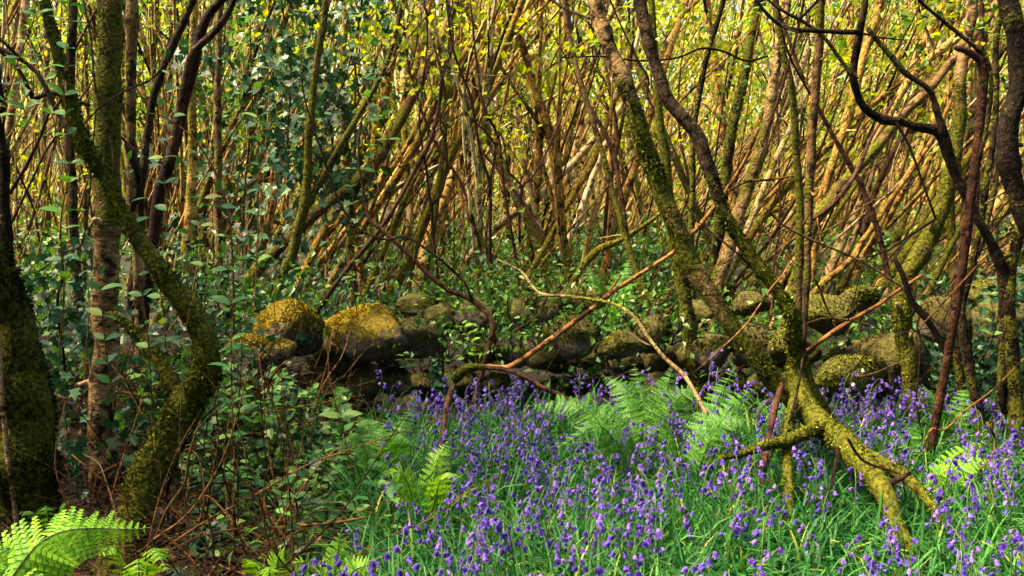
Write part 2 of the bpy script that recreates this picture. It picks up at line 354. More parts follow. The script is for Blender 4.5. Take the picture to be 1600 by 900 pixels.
def up_to_sky(P, ztop, r, fall=0.35):
    """prolong a stem above the frame"""
    Q = [*P]; d = unit(P[-1, :3] - P[-2, :3]); d[2] = max(d[2], 0.5); d = unit(d)
    while Q[-1][2] < ztop:
        d = unit(d + r.normal(size=3) * 0.12 + np.array([0, 0, 0.12])); p = Q[-1]
        Q.append(np.array([*(p[:3] + d * 0.35), max(0.006, p[3] * (1 - fall * 0.35))]))
        if len(Q) > 40: break
    return np.array(Q)
tree_n = 0
def tree(label, pts, D0, D1=None, mat='bark_hazel', moss=(0.25, 0.3), zfade=None, limbs=(), tufts=0, tuft_len=0.012, tuft_mat='moss', name='hazel_tree', foot=True, top=None,
         crown=400, lump=0.06, sides=10, group=None, cat='tree', leaf='leaf_bg', leafsize=(0.035, 0.06), twigs=10, step=0.05, freq=30, spread=0.38, crown_low=None):
    """a stem traced from the photograph: trunk, limbs, twigs, crown above the frame"""
    global tree_n; tree_n += 1; r = np.random.default_rng(1000 + tree_n)
    D1 = D0 if D1 is None else D1
    P = limb_geo(pts, D0, D1)
    if foot: P = down_to_ground(P)
    nb = len(P)
    if top: P = up_to_sky(P, top, r)
    base = P[0, :3].copy(); base[2] = gz(base[0], base[1])
    t = thing(name, label, cat, base, group)
    o, S = tube_part('trunk', P, M[mat], t, base, sides, lump, moss, zfade, tree_n * 13, step, tufts, tuft_len, tuft_mat, freq=freq)
    ends = [S[int(len(S) * 0.6):, :3]]
    for li, lb in enumerate(limbs):
        lp, d0, d1 = lb[0], lb[1], lb[2]; kw = dict(lb[3]) if len(lb) > 3 else {}
        LP = limb_geo(lp, d0, d1)
        if kw.pop('top', None) and top: LP = up_to_sky(LP, top, r)
        lo, LS = tube_part('limb', LP, M[kw.pop('mat', mat)], t, base, max(6, sides - 2), kw.pop('lump', lump), kw.pop('moss', moss), kw.pop('zfade', zfade), tree_n * 13 + li + 1, step, kw.pop('tufts', 0), tuft_len, kw.pop('tuft_mat', tuft_mat), freq=freq)
        ends.append(LS[int(len(LS) * 0.5):, :3])
    E = np.vstack(ends)
    if twigs:
        parts = []
        for _ in range(5):       # broken stubs
            i = int(r.integers(2, max(3, int(len(S) * .8)))); d = unit(r.normal(size=3) + np.array([0, -.2, .35])); q = S[i, :3]; L = S[i, 3] + r.uniform(.015, .07)
            V, F, Nn, uv = tube(np.array([q, q + d * L * .6, q + d * L]), np.array([.34, .28, .22]) * S[i, 3], 6); parts.append((V - base, tri(F), np.full(len(V), .2), uv))
        for _ in range(twigs):
            q = E[r.integers(0, len(E))]; d = unit(r.normal(size=3) + np.array([0, 0, 0.5])); L = r.uniform(0.25, 0.8)
            c = [q]
            for s in range(4): d = unit(d + r.normal(size=3) * 0.25 + np.array([0, 0, 0.06])); c.append(c[-1] + d * L / 4)
            V, F, Nn, uv = tube(np.array(c), np.linspace(0.006, 0.0015, 5), 5, cap=False)
            parts.append((V - base, tri(F), np.zeros(len(V)), uv)); E = np.vstack([E, np.array(c[2:])])
        V, F, mm, uv = merge(parts); link('twigs', mesh('twigs', V, F, M[mat], True, mm, uv), t, kind='stuff')
    if crown:
        up = E[E[:, 2] > (crown_low or 1.9)]
        if len(up) > 3: crown_leaves(up, crown, spread, t, base, M[leaf], leafsize[0], leafsize[1], r, zmin=None if crown < 600 else 2.15)
    return t

# ------------------------------------------------------------------ traced trees, left side
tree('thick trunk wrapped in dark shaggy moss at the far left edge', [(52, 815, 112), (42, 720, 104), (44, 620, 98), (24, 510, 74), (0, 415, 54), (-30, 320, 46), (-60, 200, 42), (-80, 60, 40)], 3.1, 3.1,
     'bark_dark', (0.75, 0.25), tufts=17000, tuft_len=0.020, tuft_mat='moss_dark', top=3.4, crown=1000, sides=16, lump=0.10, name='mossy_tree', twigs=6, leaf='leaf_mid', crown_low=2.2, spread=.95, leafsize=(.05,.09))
tree('straight birch trunk with banded bark, green moss on its upper half', [(158, 805, 56), (160, 650, 53), (165, 500, 52), (168, 300, 50), (170, 150, 50), (172, 0, 48), (173, -80, 47)], 3.55, 3.55,
     'bark_birch', (0.62, 0.35), (1.45, 0.75), tufts=9000, tuft_len=0.008, top=4.2, crown=900, sides=16, lump=0.03, name='birch_tree', twigs=8, crown_low=2.4, spread=1.0, leafsize=(.05,.09))
tree('crooked trunk thick with yellow green moss, bent like an elbow at left', [(196, 838, 78, 3.0), (212, 790, 70, 3.08), (240, 722, 66, 3.15), (285, 645, 62), (318, 582, 56), (316, 522, 46), (272, 452, 42), (236, 402, 36), (190, 330, 28), (160, 272, 26), (126, 215, 25), (100, 120, 23), (80, 50, 22), (65, -20, 21), (50, -90, 20)], 3.25, 3.15,
     'bark_birch', (0.85, 0.35), (1.75, 2.2), limbs=[([(285, 645, 40), (264, 590, 30), (228, 537, 22), (196, 505, 14), (170, 488, 8)], 3.25, 3.35, dict(tufts=2600, moss=(0.7, 0.3))),
     ([(130, 222, 12), (105, 200, 12), (85, 165, 11), (55, 110, 9), (0, 75, 8), (-40, 60, 8)], 3.2, 3.4, dict(mat='bark_dark', moss=(0, 0.1)))],
     tufts=17000, tuft_len=0.015, top=3.2, crown=700, sides=14, lump=0.09, name='mossy_tree', twigs=6, crown_low=2.1, spread=.6)
tree('tan trunk just right of the straight birch, dark below', [(222, 620, 22), (215, 420, 20), (206, 300, 20), (205, 150, 21), (207, 0, 23), (208, -70, 23)], 4.3, 4.2, 'bark_hazel', (0.1, 0.3), top=4.5, crown=500, limbs=[([(206, 330, 12), (218, 290, 13), (214, 250, 12), (200, 225, 9)], 4.15, 4.1, dict(mat='bark_dark'))], lump=.04)
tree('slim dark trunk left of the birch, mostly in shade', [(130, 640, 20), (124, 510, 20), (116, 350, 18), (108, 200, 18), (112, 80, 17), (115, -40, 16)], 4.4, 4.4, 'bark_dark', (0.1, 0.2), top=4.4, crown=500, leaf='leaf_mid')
tree('reddish twin stem rising to the right behind the crooked mossy trunk', [(232, 430, 24), (248, 310, 24), (272, 225, 22), (298, 120, 22), (318, 40, 20), (345, 0, 18), (370, -40, 16)], 4.9, 4.9, 'bark_red', (0.05, 0.25), limbs=[([(262, 265, 18), (288, 140, 18), (300, 85, 16), (330, 55, 15), (356, 20, 14), (375, -30, 12)], 4.85, 4.8, dict(top=1))], top=4.6, crown=450, lump=.05)
tree('dark slanting stem in front of pale foliage at upper left', [(205, 470, 18), (222, 280, 16), (240, 150, 16), (270, 70, 16), (298, 10, 15), (312, -40, 14)], 5.2, 5.2, 'bark_dark', (0.2, 0.3), top=4.6, crown=350)
tree('upright stem with yellow moss behind the leafy canes at left', [(290, 500, 24), (294, 380, 22), (300, 280, 20), (300, 180, 18), (302, 60, 15), (304, -40, 14)], 5.8, 5.8, 'bark_gold', (0.35, 0.5), top=4.6, crown=350)
tree('spotted stem between the reddish twin stem and the dark ivy', [(345, 520, 18), (342, 380, 18), (340, 250, 16), (340, 120, 14), (344, 0, 13), (346, -60, 12)], 6.2, 6.2, 'bark_hazel', (0.2, 0.4), top=4.6, crown=300)
tree('dark gnarled trunk half hidden at the left edge', [(20, 640, 30), (12, 450, 26), (8, 320, 22), (0, 200, 20), (-12, 60, 18)], 4.6, 4.6, 'bark_dark', (0.2, 0.3), top=4, crown=600, leaf='leaf_mid', crown_low=2.0, spread=.6)
tree('thin birch pole standing at the lower left edge', [(24, 800, 11), (16, 740, 11), (8, 680, 11), (2, 600, 10), (-6, 480, 10), (-16, 330, 9)], 3.0, 3.0, 'bark_birch', (0, 0.1), top=2.6, crown=150, name='birch_sapling', twigs=4, lump=.03, leaf='leaf_mid', spread=.3)
# ------------------------------------------------------------------ traced trees, middle
tree('green mossy stem forking above the yellow mossed boulder', [(418, 500, 20), (440, 440, 21), (458, 390, 21), (472, 335, 22), (478, 305, 20), (482, 230, 16), (492, 120, 14), (505, 40, 14), (512, -40, 12)], 5.6, 5.6, 'bark_hazel', (0.55, 0.4), (2.3, 3.2), [([(474, 330, 15), (506, 275, 15), (528, 235, 14), (560, 180, 12), (600, 110, 11), (620, 40, 10)], 5.6, 5.8, dict(top=1))], tufts=3000, top=4.4, crown=300)
tree('thick mottled stem leaning right from behind the mossy boulders', [(335, 520, 28), (370, 465, 26), (405, 420, 25), (450, 375, 22), (510, 320, 21), (560, 285, 21), (600, 235, 20), (640, 160, 20), (672, 95, 20), (702, 30, 18), (725, -40, 16)], 5.9, 6.6, 'bark_hazel', (0.35, 0.4), (1.6, 2.6), tufts=2600, top=4.6, crown=350)
tree('golden leaning stem running beside the mottled one', [(455, 470, 18), (490, 395, 18), (525, 330, 18), (548, 298, 16), (590, 240, 15), (630, 170, 15), (655, 80, 14), (672, 0, 13), (684, -50, 12)], 6.6, 6.8, 'bark_gold', (0.2, 0.4), (1.5, 2.6), top=4.8, crown=350)
tree('mossy low stem leaning right beside the forked stem', [(430, 490, 16), (470, 425, 15), (505, 375, 14), (545, 330, 12), (600, 280, 11), (650, 200, 10), (690, 110, 9), (730, 10, 8)], 7.2, 7.4, 'bark_gold', (0.3, 0.4), top=5, crown=350)
tree('upright pair member with patchy bark left of the dark crossing stick', [(556, 490, 20), (548, 400, 18), (548, 320, 18), (540, 230, 15), (535, 120, 13), (540, 0, 12)], 7.0, 7.0, 'bark_gold', (0.15, 0.4), top=5, crown=300)
tree('upright stem with dark moss rings beside the large round boulder', [(566, 490, 20), (562, 380, 20), (572, 290, 20), (590, 200, 20), (612, 100, 17), (628, 0, 15), (640, -50, 14)], 7.4, 7.4, 'bark_gold', (0.2, 0.5), top=5, crown=300)
tree('broad golden stem with a swollen foot, curving right to the top', [(660, 430, 30), (668, 390, 30), (690, 325, 26), (712, 268, 22), (735, 205, 18), (760, 158, 17), (800, 112, 18), (845, 72, 18), (866, 30, 16), (895, 0, 13), (920, -40, 12)], 7.2, 7.6, 'bark_gold', (0.05, 0.25), (1.2, 2.0), limbs=[([(775, 135, 10), (800, 95, 9), (835, 50, 8), (862, 25, 7)], 7.5, 7.7)], top=5.2, crown=350)
tree('whitish stem leaning far right in the middle of the thicket', [(715, 430, 18), (755, 375, 18), (800, 335, 18), (842, 308, 18), (872, 278, 18), (900, 250, 17), (925, 220, 15), (960, 180, 14), (1000, 130, 12), (1060, 40, 11), (1090, -30, 10)], 7.5, 8.0, 'bark_pale', (0.1, 0.3), (1.2, 1.7), top=5.2, crown=350)
tree('mossy leaning stem below the whitish one', [(800, 470, 15), (835, 415, 14), (868, 355, 13), (898, 300, 14), (925, 255, 14), (945, 200, 12), (975, 120, 10), (1000, 20, 9)], 6.8, 7.2, 'bark_gold', (0.35, 0.4), (1.6, 2.6), top=5, crown=300)
tree('short bright pale stem behind the fern clump', [(880, 430, 12), (885, 385, 13), (905, 340, 15), (918, 300, 15), (932, 262, 13), (955, 200, 11), (985, 110, 10), (1010, 0, 9)], 7.8, 8.0, 'bark_pale', (0.05, 0.2), top=5, crown=300)
tree('orange stem standing just right of the bright pale stem', [(912, 430, 15), (918, 380, 15), (926, 340, 14), (938, 305, 13), (952, 255, 12), (965, 160, 10), (970, 40, 9)], 7.9, 7.9, 'bark_gold', (0.05, 0.2), top=5, crown=300)
tree('slender dark two-armed sapling left of centre', [(683, 470, 7.5), (683, 425, 6.75), (677, 370, 6.75), (673, 322, 6.75), (667, 270, 5.25), (660, 230, 5.25), (655, 180, 4.5), (668, 60, 3.75), (660, -20, 3)], 5.5, 5.5, 'bark_red', (0, 0.1), limbs=[([(673, 322, 5.25), (688, 305, 5.25), (697, 270, 5.25), (697, 225, 5.25), (688, 195, 4.5), (690, 125, 4.5), (708, 70, 3.75), (700, -10, 3.75)], 5.5, 5.5)], crown=120, lump=.05, sides=8, name='sapling', twigs=6)
tree('dark sapling with a sharp elbow at centre', [(770, 470, 7.5), (766, 400, 6.75), (765, 290, 6.75), (752, 245, 6), (745, 205, 6), (735, 150, 6), (715, 100, 5.25), (705, 60, 4.5), (695, -20, 3.75)], 5.8, 5.8, 'bark_red', (0.1, 0.2), limbs=[([(765, 290, 3.75), (760, 320, 3), (768, 285, 3)], 5.8, 5.8)], crown=120, sides=8, name='sapling', twigs=6)
tree('reddish sapling with a hooked fork right of centre', [(810, 470, 7.5), (808, 420, 7.5), (800, 370, 7.5), (790, 310, 7.5), (783, 255, 6.75), (779, 215, 6), (755, 165, 6), (745, 100, 4.5), (735, 0, 3.75)], 6.0, 6.0, 'bark_red', (0, 0.2), limbs=[([(812, 380, 6), (812, 330, 6), (814, 290, 5.25), (795, 268, 4.5), (788, 225, 3.75), (780, 205, 3.75)], 6.0, 6.0), ([(814, 292, 5.25), (838, 268, 5.25), (868, 205, 5.25), (892, 150, 4.5), (925, 60, 3.75), (940, -20, 3)], 6.0, 6.2)], crown=150, sides=8, name='sapling', twigs=6)
tree('thin rust coloured stem crossing the centre of the thicket', [(755, 480, 6.75), (752, 400, 6), (722, 290, 6), (690, 240, 5.25), (665, 190, 5.25), (640, 110, 4.5), (628, 0, 3.75)], 6.3, 6.3, 'bark_red', (0, 0.2), crown=120, sides=8, name='sapling', twigs=6)
# the forked purple-brown branch rooted by the fallen stick
tree('curved purple brown branch sweeping up left from the dark hollow in the wall', [(760, 556, 12), (768, 525, 12), (771, 508, 12), (760, 488, 12), (735, 468, 12), (700, 452, 11), (665, 425, 10), (640, 398, 10), (600, 362, 9), (578, 343, 8), (568, 300, 6), (560, 240, 5), (566, 180, 4)], 4.5, 4.7, 'bark_red', (0.02, 0.15),
     limbs=[([(737, 470, 7), (728, 445, 6), (705, 420, 6), (660, 385, 6), (632, 370, 6), (600, 374, 5), (560, 357, 5), (535, 325, 5), (520, 290, 5), (505, 245, 5), (480, 170, 4), (470, 120, 3)], 4.55, 4.6)], crown=0, twigs=0, lump=.04, sides=9, name='branch', cat='branch', step=.03)
tree('straight dark stick slanting up right behind the mossy boulders', [(488, 500, 11), (530, 437, 11), (580, 375, 10), (620, 318, 9), (650, 260, 9), (675, 210, 8), (690, 130, 7), (676, 60, 5)], 5.3, 5.6, 'bark_red', (0.1, 0.2), crown=0, twigs=0, sides=8, name='branch', cat='branch')
# ------------------------------------------------------------------ traced trees, right
tree('twisted mossy hazel with two trunks rising from the bluebells', [(1404, 830, 40, 2.85), (1372, 755, 46, 3.0), (1322, 697, 52, 3.25), (1276, 655, 48, 3.45), (1250, 612, 46, 3.6), (1243, 560, 34, 3.65), (1238, 500, 29), (1224, 470, 24), (1205, 440, 26), (1165, 388, 26), (1130, 328, 26), (1107, 262, 27), (1086, 208, 29), (1045, 157, 27), (1018, 85, 25), (1000, 0, 25), (992, -60, 24)], 3.5, 3.75,
     'bark_dark', (0.66, 0.5), (1.05, 1.6), tufts=17000, tuft_len=0.013, top=3.6, crown=700, sides=14, lump=0.09, crown_low=2.3, spread=.6, step=.035,
     limbs=[([(1262, 650, 42), (1226, 612, 40), (1180, 560, 37), (1130, 490, 38), (1085, 420, 40), (1050, 340, 38), (1025, 270, 36), (1000, 200, 34), (975, 130, 33), (945, 60, 32), (930, 0, 31), (924, -60, 30)], 3.62, 3.75, dict(top=1, tufts=10000, mat='bark_hazel', moss=(0.55, 0.5), zfade=(1.4, 2.0))),
            ([(1322, 697, 34), (1370, 720, 32), (1415, 745, 28), (1450, 785, 22), (1480, 820, 18)], 3.25, 2.85, dict(tufts=2500)),
            ([(1240, 625, 20), (1230, 680, 21), (1232, 750, 22), (1234, 820, 22)], 3.5, 3.05, dict(tufts=2000, moss=(.6, .3))),
            ([(1290, 665, 24), (1240, 685, 25), (1190, 700, 21), (1150, 712, 13), (1125, 716, 8)], 3.35, 3.15, dict(tufts=2500, moss=(.5, .6))),
            ([(1256, 560, 18), (1268, 600, 18), (1290, 640, 20), (1300, 680, 18)], 3.75, 3.75, dict(tufts=1500)),
            ([(1222, 470, 14), (1204, 448, 13), (1190, 435, 10), (1180, 430, 8)], 3.72, 3.65, dict(mat='stick', moss=(0, .1))),
            ([(1222, 600, 12), (1210, 640, 13), (1198, 700, 14), (1188, 770, 14)], 3.6, 3.2, dict(mat='bark_red', moss=(0, .1))),
            ([(1310, 700, 8), (1303, 735, 7), (1296, 770, 6), (1262, 790, 5)], 3.2, 3.0, dict(mat='bark_red', moss=(0, .1)))])
tree('slim pale stem with green moss rising through the twisted hazel', [(1248, 640, 22), (1246, 540, 21), (1246, 470, 19), (1249, 400, 18), (1250, 320, 16), (1245, 240, 15), (1238, 150, 14), (1222, 70, 13), (1212, 0, 12), (1207, -50, 12)], 4.05, 4.05, 'bark_hazel', (0.45, 0.35), tufts=2500, tuft_len=.008, top=4, crown=350, crown_low=2.4, sides=10, lump=.05)
tree('smooth straight pale stem just right of the slim mossy one', [(1252, 560, 16), (1258, 470, 16), (1262, 380, 17), (1265, 280, 18), (1271, 180, 19), (1278, 80, 19), (1282, 0, 19), (1284, -60, 19)], 4.5, 4.5, 'bark_hazel', (0.2, 0.3), top=4.4, crown=350, crown_low=2.4, lump=.03)
tree('upright dark green mossy trunk behind the left arm of the twisted hazel', [(1090, 600, 28), (1080, 540, 27), (1070, 470, 27), (1058, 400, 27), (1047, 330, 23), (1040, 250, 20), (1030, 180, 16), (1025, 100, 14), (1018, 0, 13), (1010, -50, 12)], 5.0, 5.0, 'bark_dark', (0.75, 0.3), tufts=6000, top=4.4, crown=350, lump=.07)
tree('thin mossy stem leaning left above the fern clump', [(1055, 560, 13), (1030, 490, 12), (1000, 440, 12), (980, 380, 12), (960, 310, 12), (930, 200, 11), (900, 100, 10), (880, 0, 8)], 5.6, 6.2, 'bark_hazel', (0.5, 0.3), (1.4, 2.2), tufts=1500, top=4.6, crown=300, lump=.05)
tree('second thin stem leaning left, reddish with a mossy foot', [(1020, 500, 12), (990, 430, 11), (973, 320, 10), (955, 230, 10), (905, 130, 9), (885, 0, 8)], 6.0, 6.4, 'bark_red', (0.4, 0.3), (1.0, 1.6), top=4.6, crown=250)
tree('orange barked trunk behind the dark curved arm of the hazel', [(1108, 500, 32), (1122, 440, 31), (1142, 375, 30), (1170, 285, 26), (1196, 205, 23), (1212, 100, 20), (1230, 0, 18)], 6.2, 6.4, 'bark_hazel', (0.25, 0.4), (1.8, 2.6), top=4.8, crown=350, name='birch_tree')
tree('mossy dark stem upper right of centre behind the bare branches', [(1085, 520, 14), (1080, 400, 14), (1082, 290, 12), (1085, 200, 12), (1102, 100, 12), (1130, 0, 11)], 5.8, 5.8, 'bark_dark', (0.4, 0.3), top=4.6, crown=300)
tree('ivy specked dark trunk leaning right behind the hazel', [(1095, 500, 22), (1120, 380, 22), (1140, 220, 22), (1160, 130, 22), (1175, 60, 22), (1190, -20, 22)], 6.8, 6.8, 'bark_dark', (0.5, 0.3), top=5, crown=300, leaf='leaf_mid')
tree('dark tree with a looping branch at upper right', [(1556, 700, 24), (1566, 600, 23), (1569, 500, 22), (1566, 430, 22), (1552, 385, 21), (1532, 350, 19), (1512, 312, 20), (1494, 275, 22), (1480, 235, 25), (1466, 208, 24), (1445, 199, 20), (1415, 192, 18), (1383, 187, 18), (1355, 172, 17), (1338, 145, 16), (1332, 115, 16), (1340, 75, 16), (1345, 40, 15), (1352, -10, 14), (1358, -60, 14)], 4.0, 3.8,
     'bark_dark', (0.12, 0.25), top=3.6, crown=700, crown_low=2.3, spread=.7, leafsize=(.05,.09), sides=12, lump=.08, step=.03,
     limbs=[([(1476, 215, 18), (1466, 180, 13), (1452, 140, 12), (1412, 112, 12), (1386, 80, 11), (1356, 44, 10)], 3.82, 3.8), ([(1342, 50, 11), (1305, 50, 10), (1250, 47, 9), (1222, 40, 8), (1195, 18, 7), (1170, -20, 6)], 3.8, 3.8),
            ([(1333, 120, 9), (1312, 92, 8), (1288, 58, 8), (1262, 38, 7), (1215, 12, 6), (1180, -20, 5)], 3.8, 3.85), ([(1400, 190, 5), (1420, 228, 5), (1437, 272, 5), (1462, 342, 5)], 3.8, 3.75)])
tree('dark reddish pole with a broken hooked top at right', [(1452, 715, 18), (1468, 625, 18), (1485, 532, 19), (1500, 440, 20), (1515, 330, 19), (1527, 230, 19), (1535, 150, 19), (1533, 98, 18), (1516, 82, 15), (1492, 74, 10)], 3.7, 3.6, 'bark_red', (0.05, 0.2), crown=0, sides=12, lump=.06, step=.03, twigs=0, name='dead_tree',
     limbs=[([(1530, 250, 8), (1545, 180, 8), (1547, 110, 8), (1528, 78, 9), (1478, 36, 8), (1442, 6, 7), (1415, -25, 6)], 3.62, 3.6, dict(mat='bark_dark')), ([(1398, 405, 10), (1410, 430, 12), (1425, 470, 13), (1456, 510, 14), (1482, 560, 14)], 3.75, 3.7, dict(mat='bark_dark'))])
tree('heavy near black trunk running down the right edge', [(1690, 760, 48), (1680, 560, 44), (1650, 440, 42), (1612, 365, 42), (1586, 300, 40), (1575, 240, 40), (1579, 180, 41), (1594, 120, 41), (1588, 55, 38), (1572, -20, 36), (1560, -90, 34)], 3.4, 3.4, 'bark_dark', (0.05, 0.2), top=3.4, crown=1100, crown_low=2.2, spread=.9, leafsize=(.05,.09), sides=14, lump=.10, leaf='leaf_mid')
tree('leaning trunk with bright green moss behind the mossy mound at right', [(1432, 730, 32), (1424, 610, 34), (1412, 520, 35), (1412, 445, 37), (1438, 395, 37), (1462, 350, 35), (1480, 290, 31), (1492, 240, 27), (1500, 180, 25), (1502, 110, 24), (1515, 40, 22), (1528, -50, 20)], 4.35, 4.6, 'bark_birch', (0.8, 0.3), (1.55, 2.0), tufts=9000, tuft_len=.012, top=4.2, crown=400, lump=.07, sides=12)
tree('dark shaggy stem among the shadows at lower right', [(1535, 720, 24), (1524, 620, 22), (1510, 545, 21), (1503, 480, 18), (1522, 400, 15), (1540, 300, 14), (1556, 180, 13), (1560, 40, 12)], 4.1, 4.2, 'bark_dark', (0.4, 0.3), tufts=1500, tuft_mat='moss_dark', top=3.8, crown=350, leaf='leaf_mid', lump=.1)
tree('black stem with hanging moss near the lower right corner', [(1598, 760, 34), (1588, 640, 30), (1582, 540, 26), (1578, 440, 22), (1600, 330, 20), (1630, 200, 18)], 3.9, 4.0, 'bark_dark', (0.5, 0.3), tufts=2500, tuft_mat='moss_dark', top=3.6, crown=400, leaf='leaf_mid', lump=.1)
tree('dark forked stem beside the broken hooked pole', [(1505, 690, 18), (1502, 600, 18), (1490, 520, 18), (1494, 460, 16), (1532, 380, 13), (1560, 260, 11), (1585, 120, 10)], 4.3, 4.4, 'bark_red', (0.2, 0.3), top=3.8, crown=300, leaf='leaf_mid')
tree('red trunk standing in the gap behind the hooked pole', [(1528, 640, 12), (1524, 540, 13), (1520, 450, 14), (1522, 400, 13), (1526, 300, 12), (1530, 160, 11), (1535, 0, 10)], 5.4, 5.4, 'bark_red', (0, 0.1), top=4.2, crown=250)
tree('mossy stem leaning right from the middle of the right hand thicket', [(1228, 500, 24), (1266, 360, 27), (1300, 310, 26), (1332, 270, 24), (1370, 230, 22), (1410, 180, 20), (1450, 140, 19), (1500, 80, 17), (1545, 25, 16), (1580, -40, 15)], 5.6, 6.2, 'bark_hazel', (0.35, 0.4), (1.5, 2.2), tufts=2000, top=4.6, crown=300)
tree('long tan stem leaning right above the looping branch', [(1220, 480, 16), (1262, 390, 16), (1300, 310, 17), (1340, 258, 15), (1380, 192, 15), (1430, 112, 15), (1480, 70, 15), (1522, 20, 15), (1560, -40, 14)], 6.6, 7.0, 'bark_gold', (0.15, 0.3), top=5, crown=300)
tree('tan stem climbing behind the straight pale stem', [(1262, 470, 18), (1280, 330, 18), (1302, 250, 17), (1320, 200, 17), (1336, 140, 17), (1352, 80, 18), (1372, 20, 18), (1385, -40, 17)], 6.3, 6.3, 'bark_gold', (0.1, 0.4), top=5, crown=300)
tree('reddish dark stem leaning left across the right hand thicket', [(1400, 500, 13), (1390, 440, 13), (1374, 370, 12), (1350, 300, 12), (1330, 260, 11), (1290, 190, 9), (1250, 110, 8), (1225, 40, 7), (1200, -30, 6)], 4.9, 5.0, 'bark_red', (0, 0.2), top=4, crown=150)
tree('dark branch crossing the straight pale stem at mid height', [(1256, 352, 9), (1300, 320, 9), (1330, 282, 9), (1345, 254, 9), (1362, 215, 7), (1400, 150, 6)], 4.6, 4.8, 'bark_red', (0, .1), crown=0, twigs=0, foot=False, name='branch', cat='branch', sides=8)
tree('low arching mossy stem behind the fern clump', [(880, 470, 18), (905, 425, 17), (930, 394, 16), (952, 382, 13), (975, 372, 11), (1010, 350, 9), (1060, 310, 7)], 6.4, 6.2, 'bark_gold', (0.6, 0.3), tufts=1200, crown=60, twigs=3)
tree('tan pole below the mossy leaning trunk at right', [(1250, 480, 12), (1290, 440, 14), (1330, 405, 13), (1346, 380, 12), (1400, 300, 10), (1450, 230, 9), (1500, 130, 8)], 5.9, 6.3, 'bark_gold', (.3, .3), (1.0, 1.5), top=4, crown=150)
for lab, a, b, D, m in (('pale thin stem slanting up right of the mossy leaning trunk', (1350, 480), (1520, 120), 7.0, 'bark_gold'), ('thin reddish stem slanting behind the dark looping branch', (1300, 470), (1440, 150), 6.8, 'bark_red'), ('whitish stem slanting behind the reddish left leaning stem', (1330, 330), (1450, 100), 7.5, 'bark_pale')):
    tree(lab, [(a[0] + (b[0]-a[0])*t + 8*math.sin(t*7+D), a[1] + (b[1]-a[1])*t, 15 - 5*t) for t in np.linspace(0, 1.25, 7)], D, D + .4, m, (.1, .3), top=5, crown=250)
# ------------------------------------------------------------------ fallen and hanging branches in the foreground
def branch(label, pts, D0, D1, mat, moss=(0, 0.1), tufts=0, limbs=(), tuft_mat='moss', name='fallen_branch', sides=9, lump=.06, tl=.01, group=None):
    return tree(label, pts, D0, D1, mat, moss, crown=0, twigs=0, foot=False, name=name, cat='branch', sides=sides, lump=lump, tufts=tufts, tuft_mat=tuft_mat, tuft_len=tl, limbs=limbs, step=.025, group=group)
branch('long bare orange stick leaning right across the bluebell clearing', [(752, 572, 9), (775, 574, 11), (797, 573, 12), (825, 556, 12), (870, 524, 12), (915, 490, 11), (960, 455, 10), (1010, 422, 9), (1060, 388, 9), (1100, 345, 10), (1140, 290, 9), (1162, 255, 8), (1185, 200, 7)], 4.2, 3.9, 'stick', limbs=[([(945, 465, 6), (960, 445, 5), (970, 430, 5)], 4.1, 4.05), ([(1138, 298, 6), (1165, 284, 6), (1200, 281, 5), (1240, 275, 4)], 3.92, 3.95)])
branch('crooked stick with a cap of yellow green moss standing in the bluebells', [(696, 790, 11, 3.3), (692, 700, 11, 3.6), (697, 640, 11, 3.8), (712, 592, 13), (722, 580, 14), (745, 574, 12), (775, 575, 10), (797, 580, 10), (820, 590, 10), (850, 606, 10), (885, 622, 10), (930, 652, 9), (975, 690, 8)], 4.05, 3.8, 'bark_red', (0.0, .1), limbs=[([(711, 593, 15), (722, 580, 19), (738, 574, 17), (754, 573, 11)], 3.96, 3.94, dict(moss=(1, 0), tufts=2600))])
branch('pale peeling branch arching down into the ferns', [(776, 405, 4), (815, 425, 4.8), (830, 445, 5.6), (848, 460, 6.4), (890, 463, 7.2), (935, 470, 7.2), (965, 478, 7.2), (990, 495, 7.2), (1015, 530, 7.2), (1040, 560, 8), (1068, 585, 8.8), (1085, 612, 8), (1105, 650, 8)], 4.3, 3.7, 'bark_pale', (.2, .4), limbs=[([(855, 463, 4.8), (848, 480, 4), (842, 492, 3.2), (800, 520, 3.2), (768, 545, 3.2)], 4.25, 4.3, dict(mat='bark_hazel')), ([(1016, 540, 5.6), (1000, 532, 4), (985, 520, 3.2)], 3.95, 4.0)])
branch('smooth orange pole lying across the mossy rocks at right', [(1258, 550, 8), (1300, 520, 10), (1335, 498, 10), (1370, 478, 9), (1395, 460, 8), (1440, 430, 7)], 4.2, 4.3, 'stick')
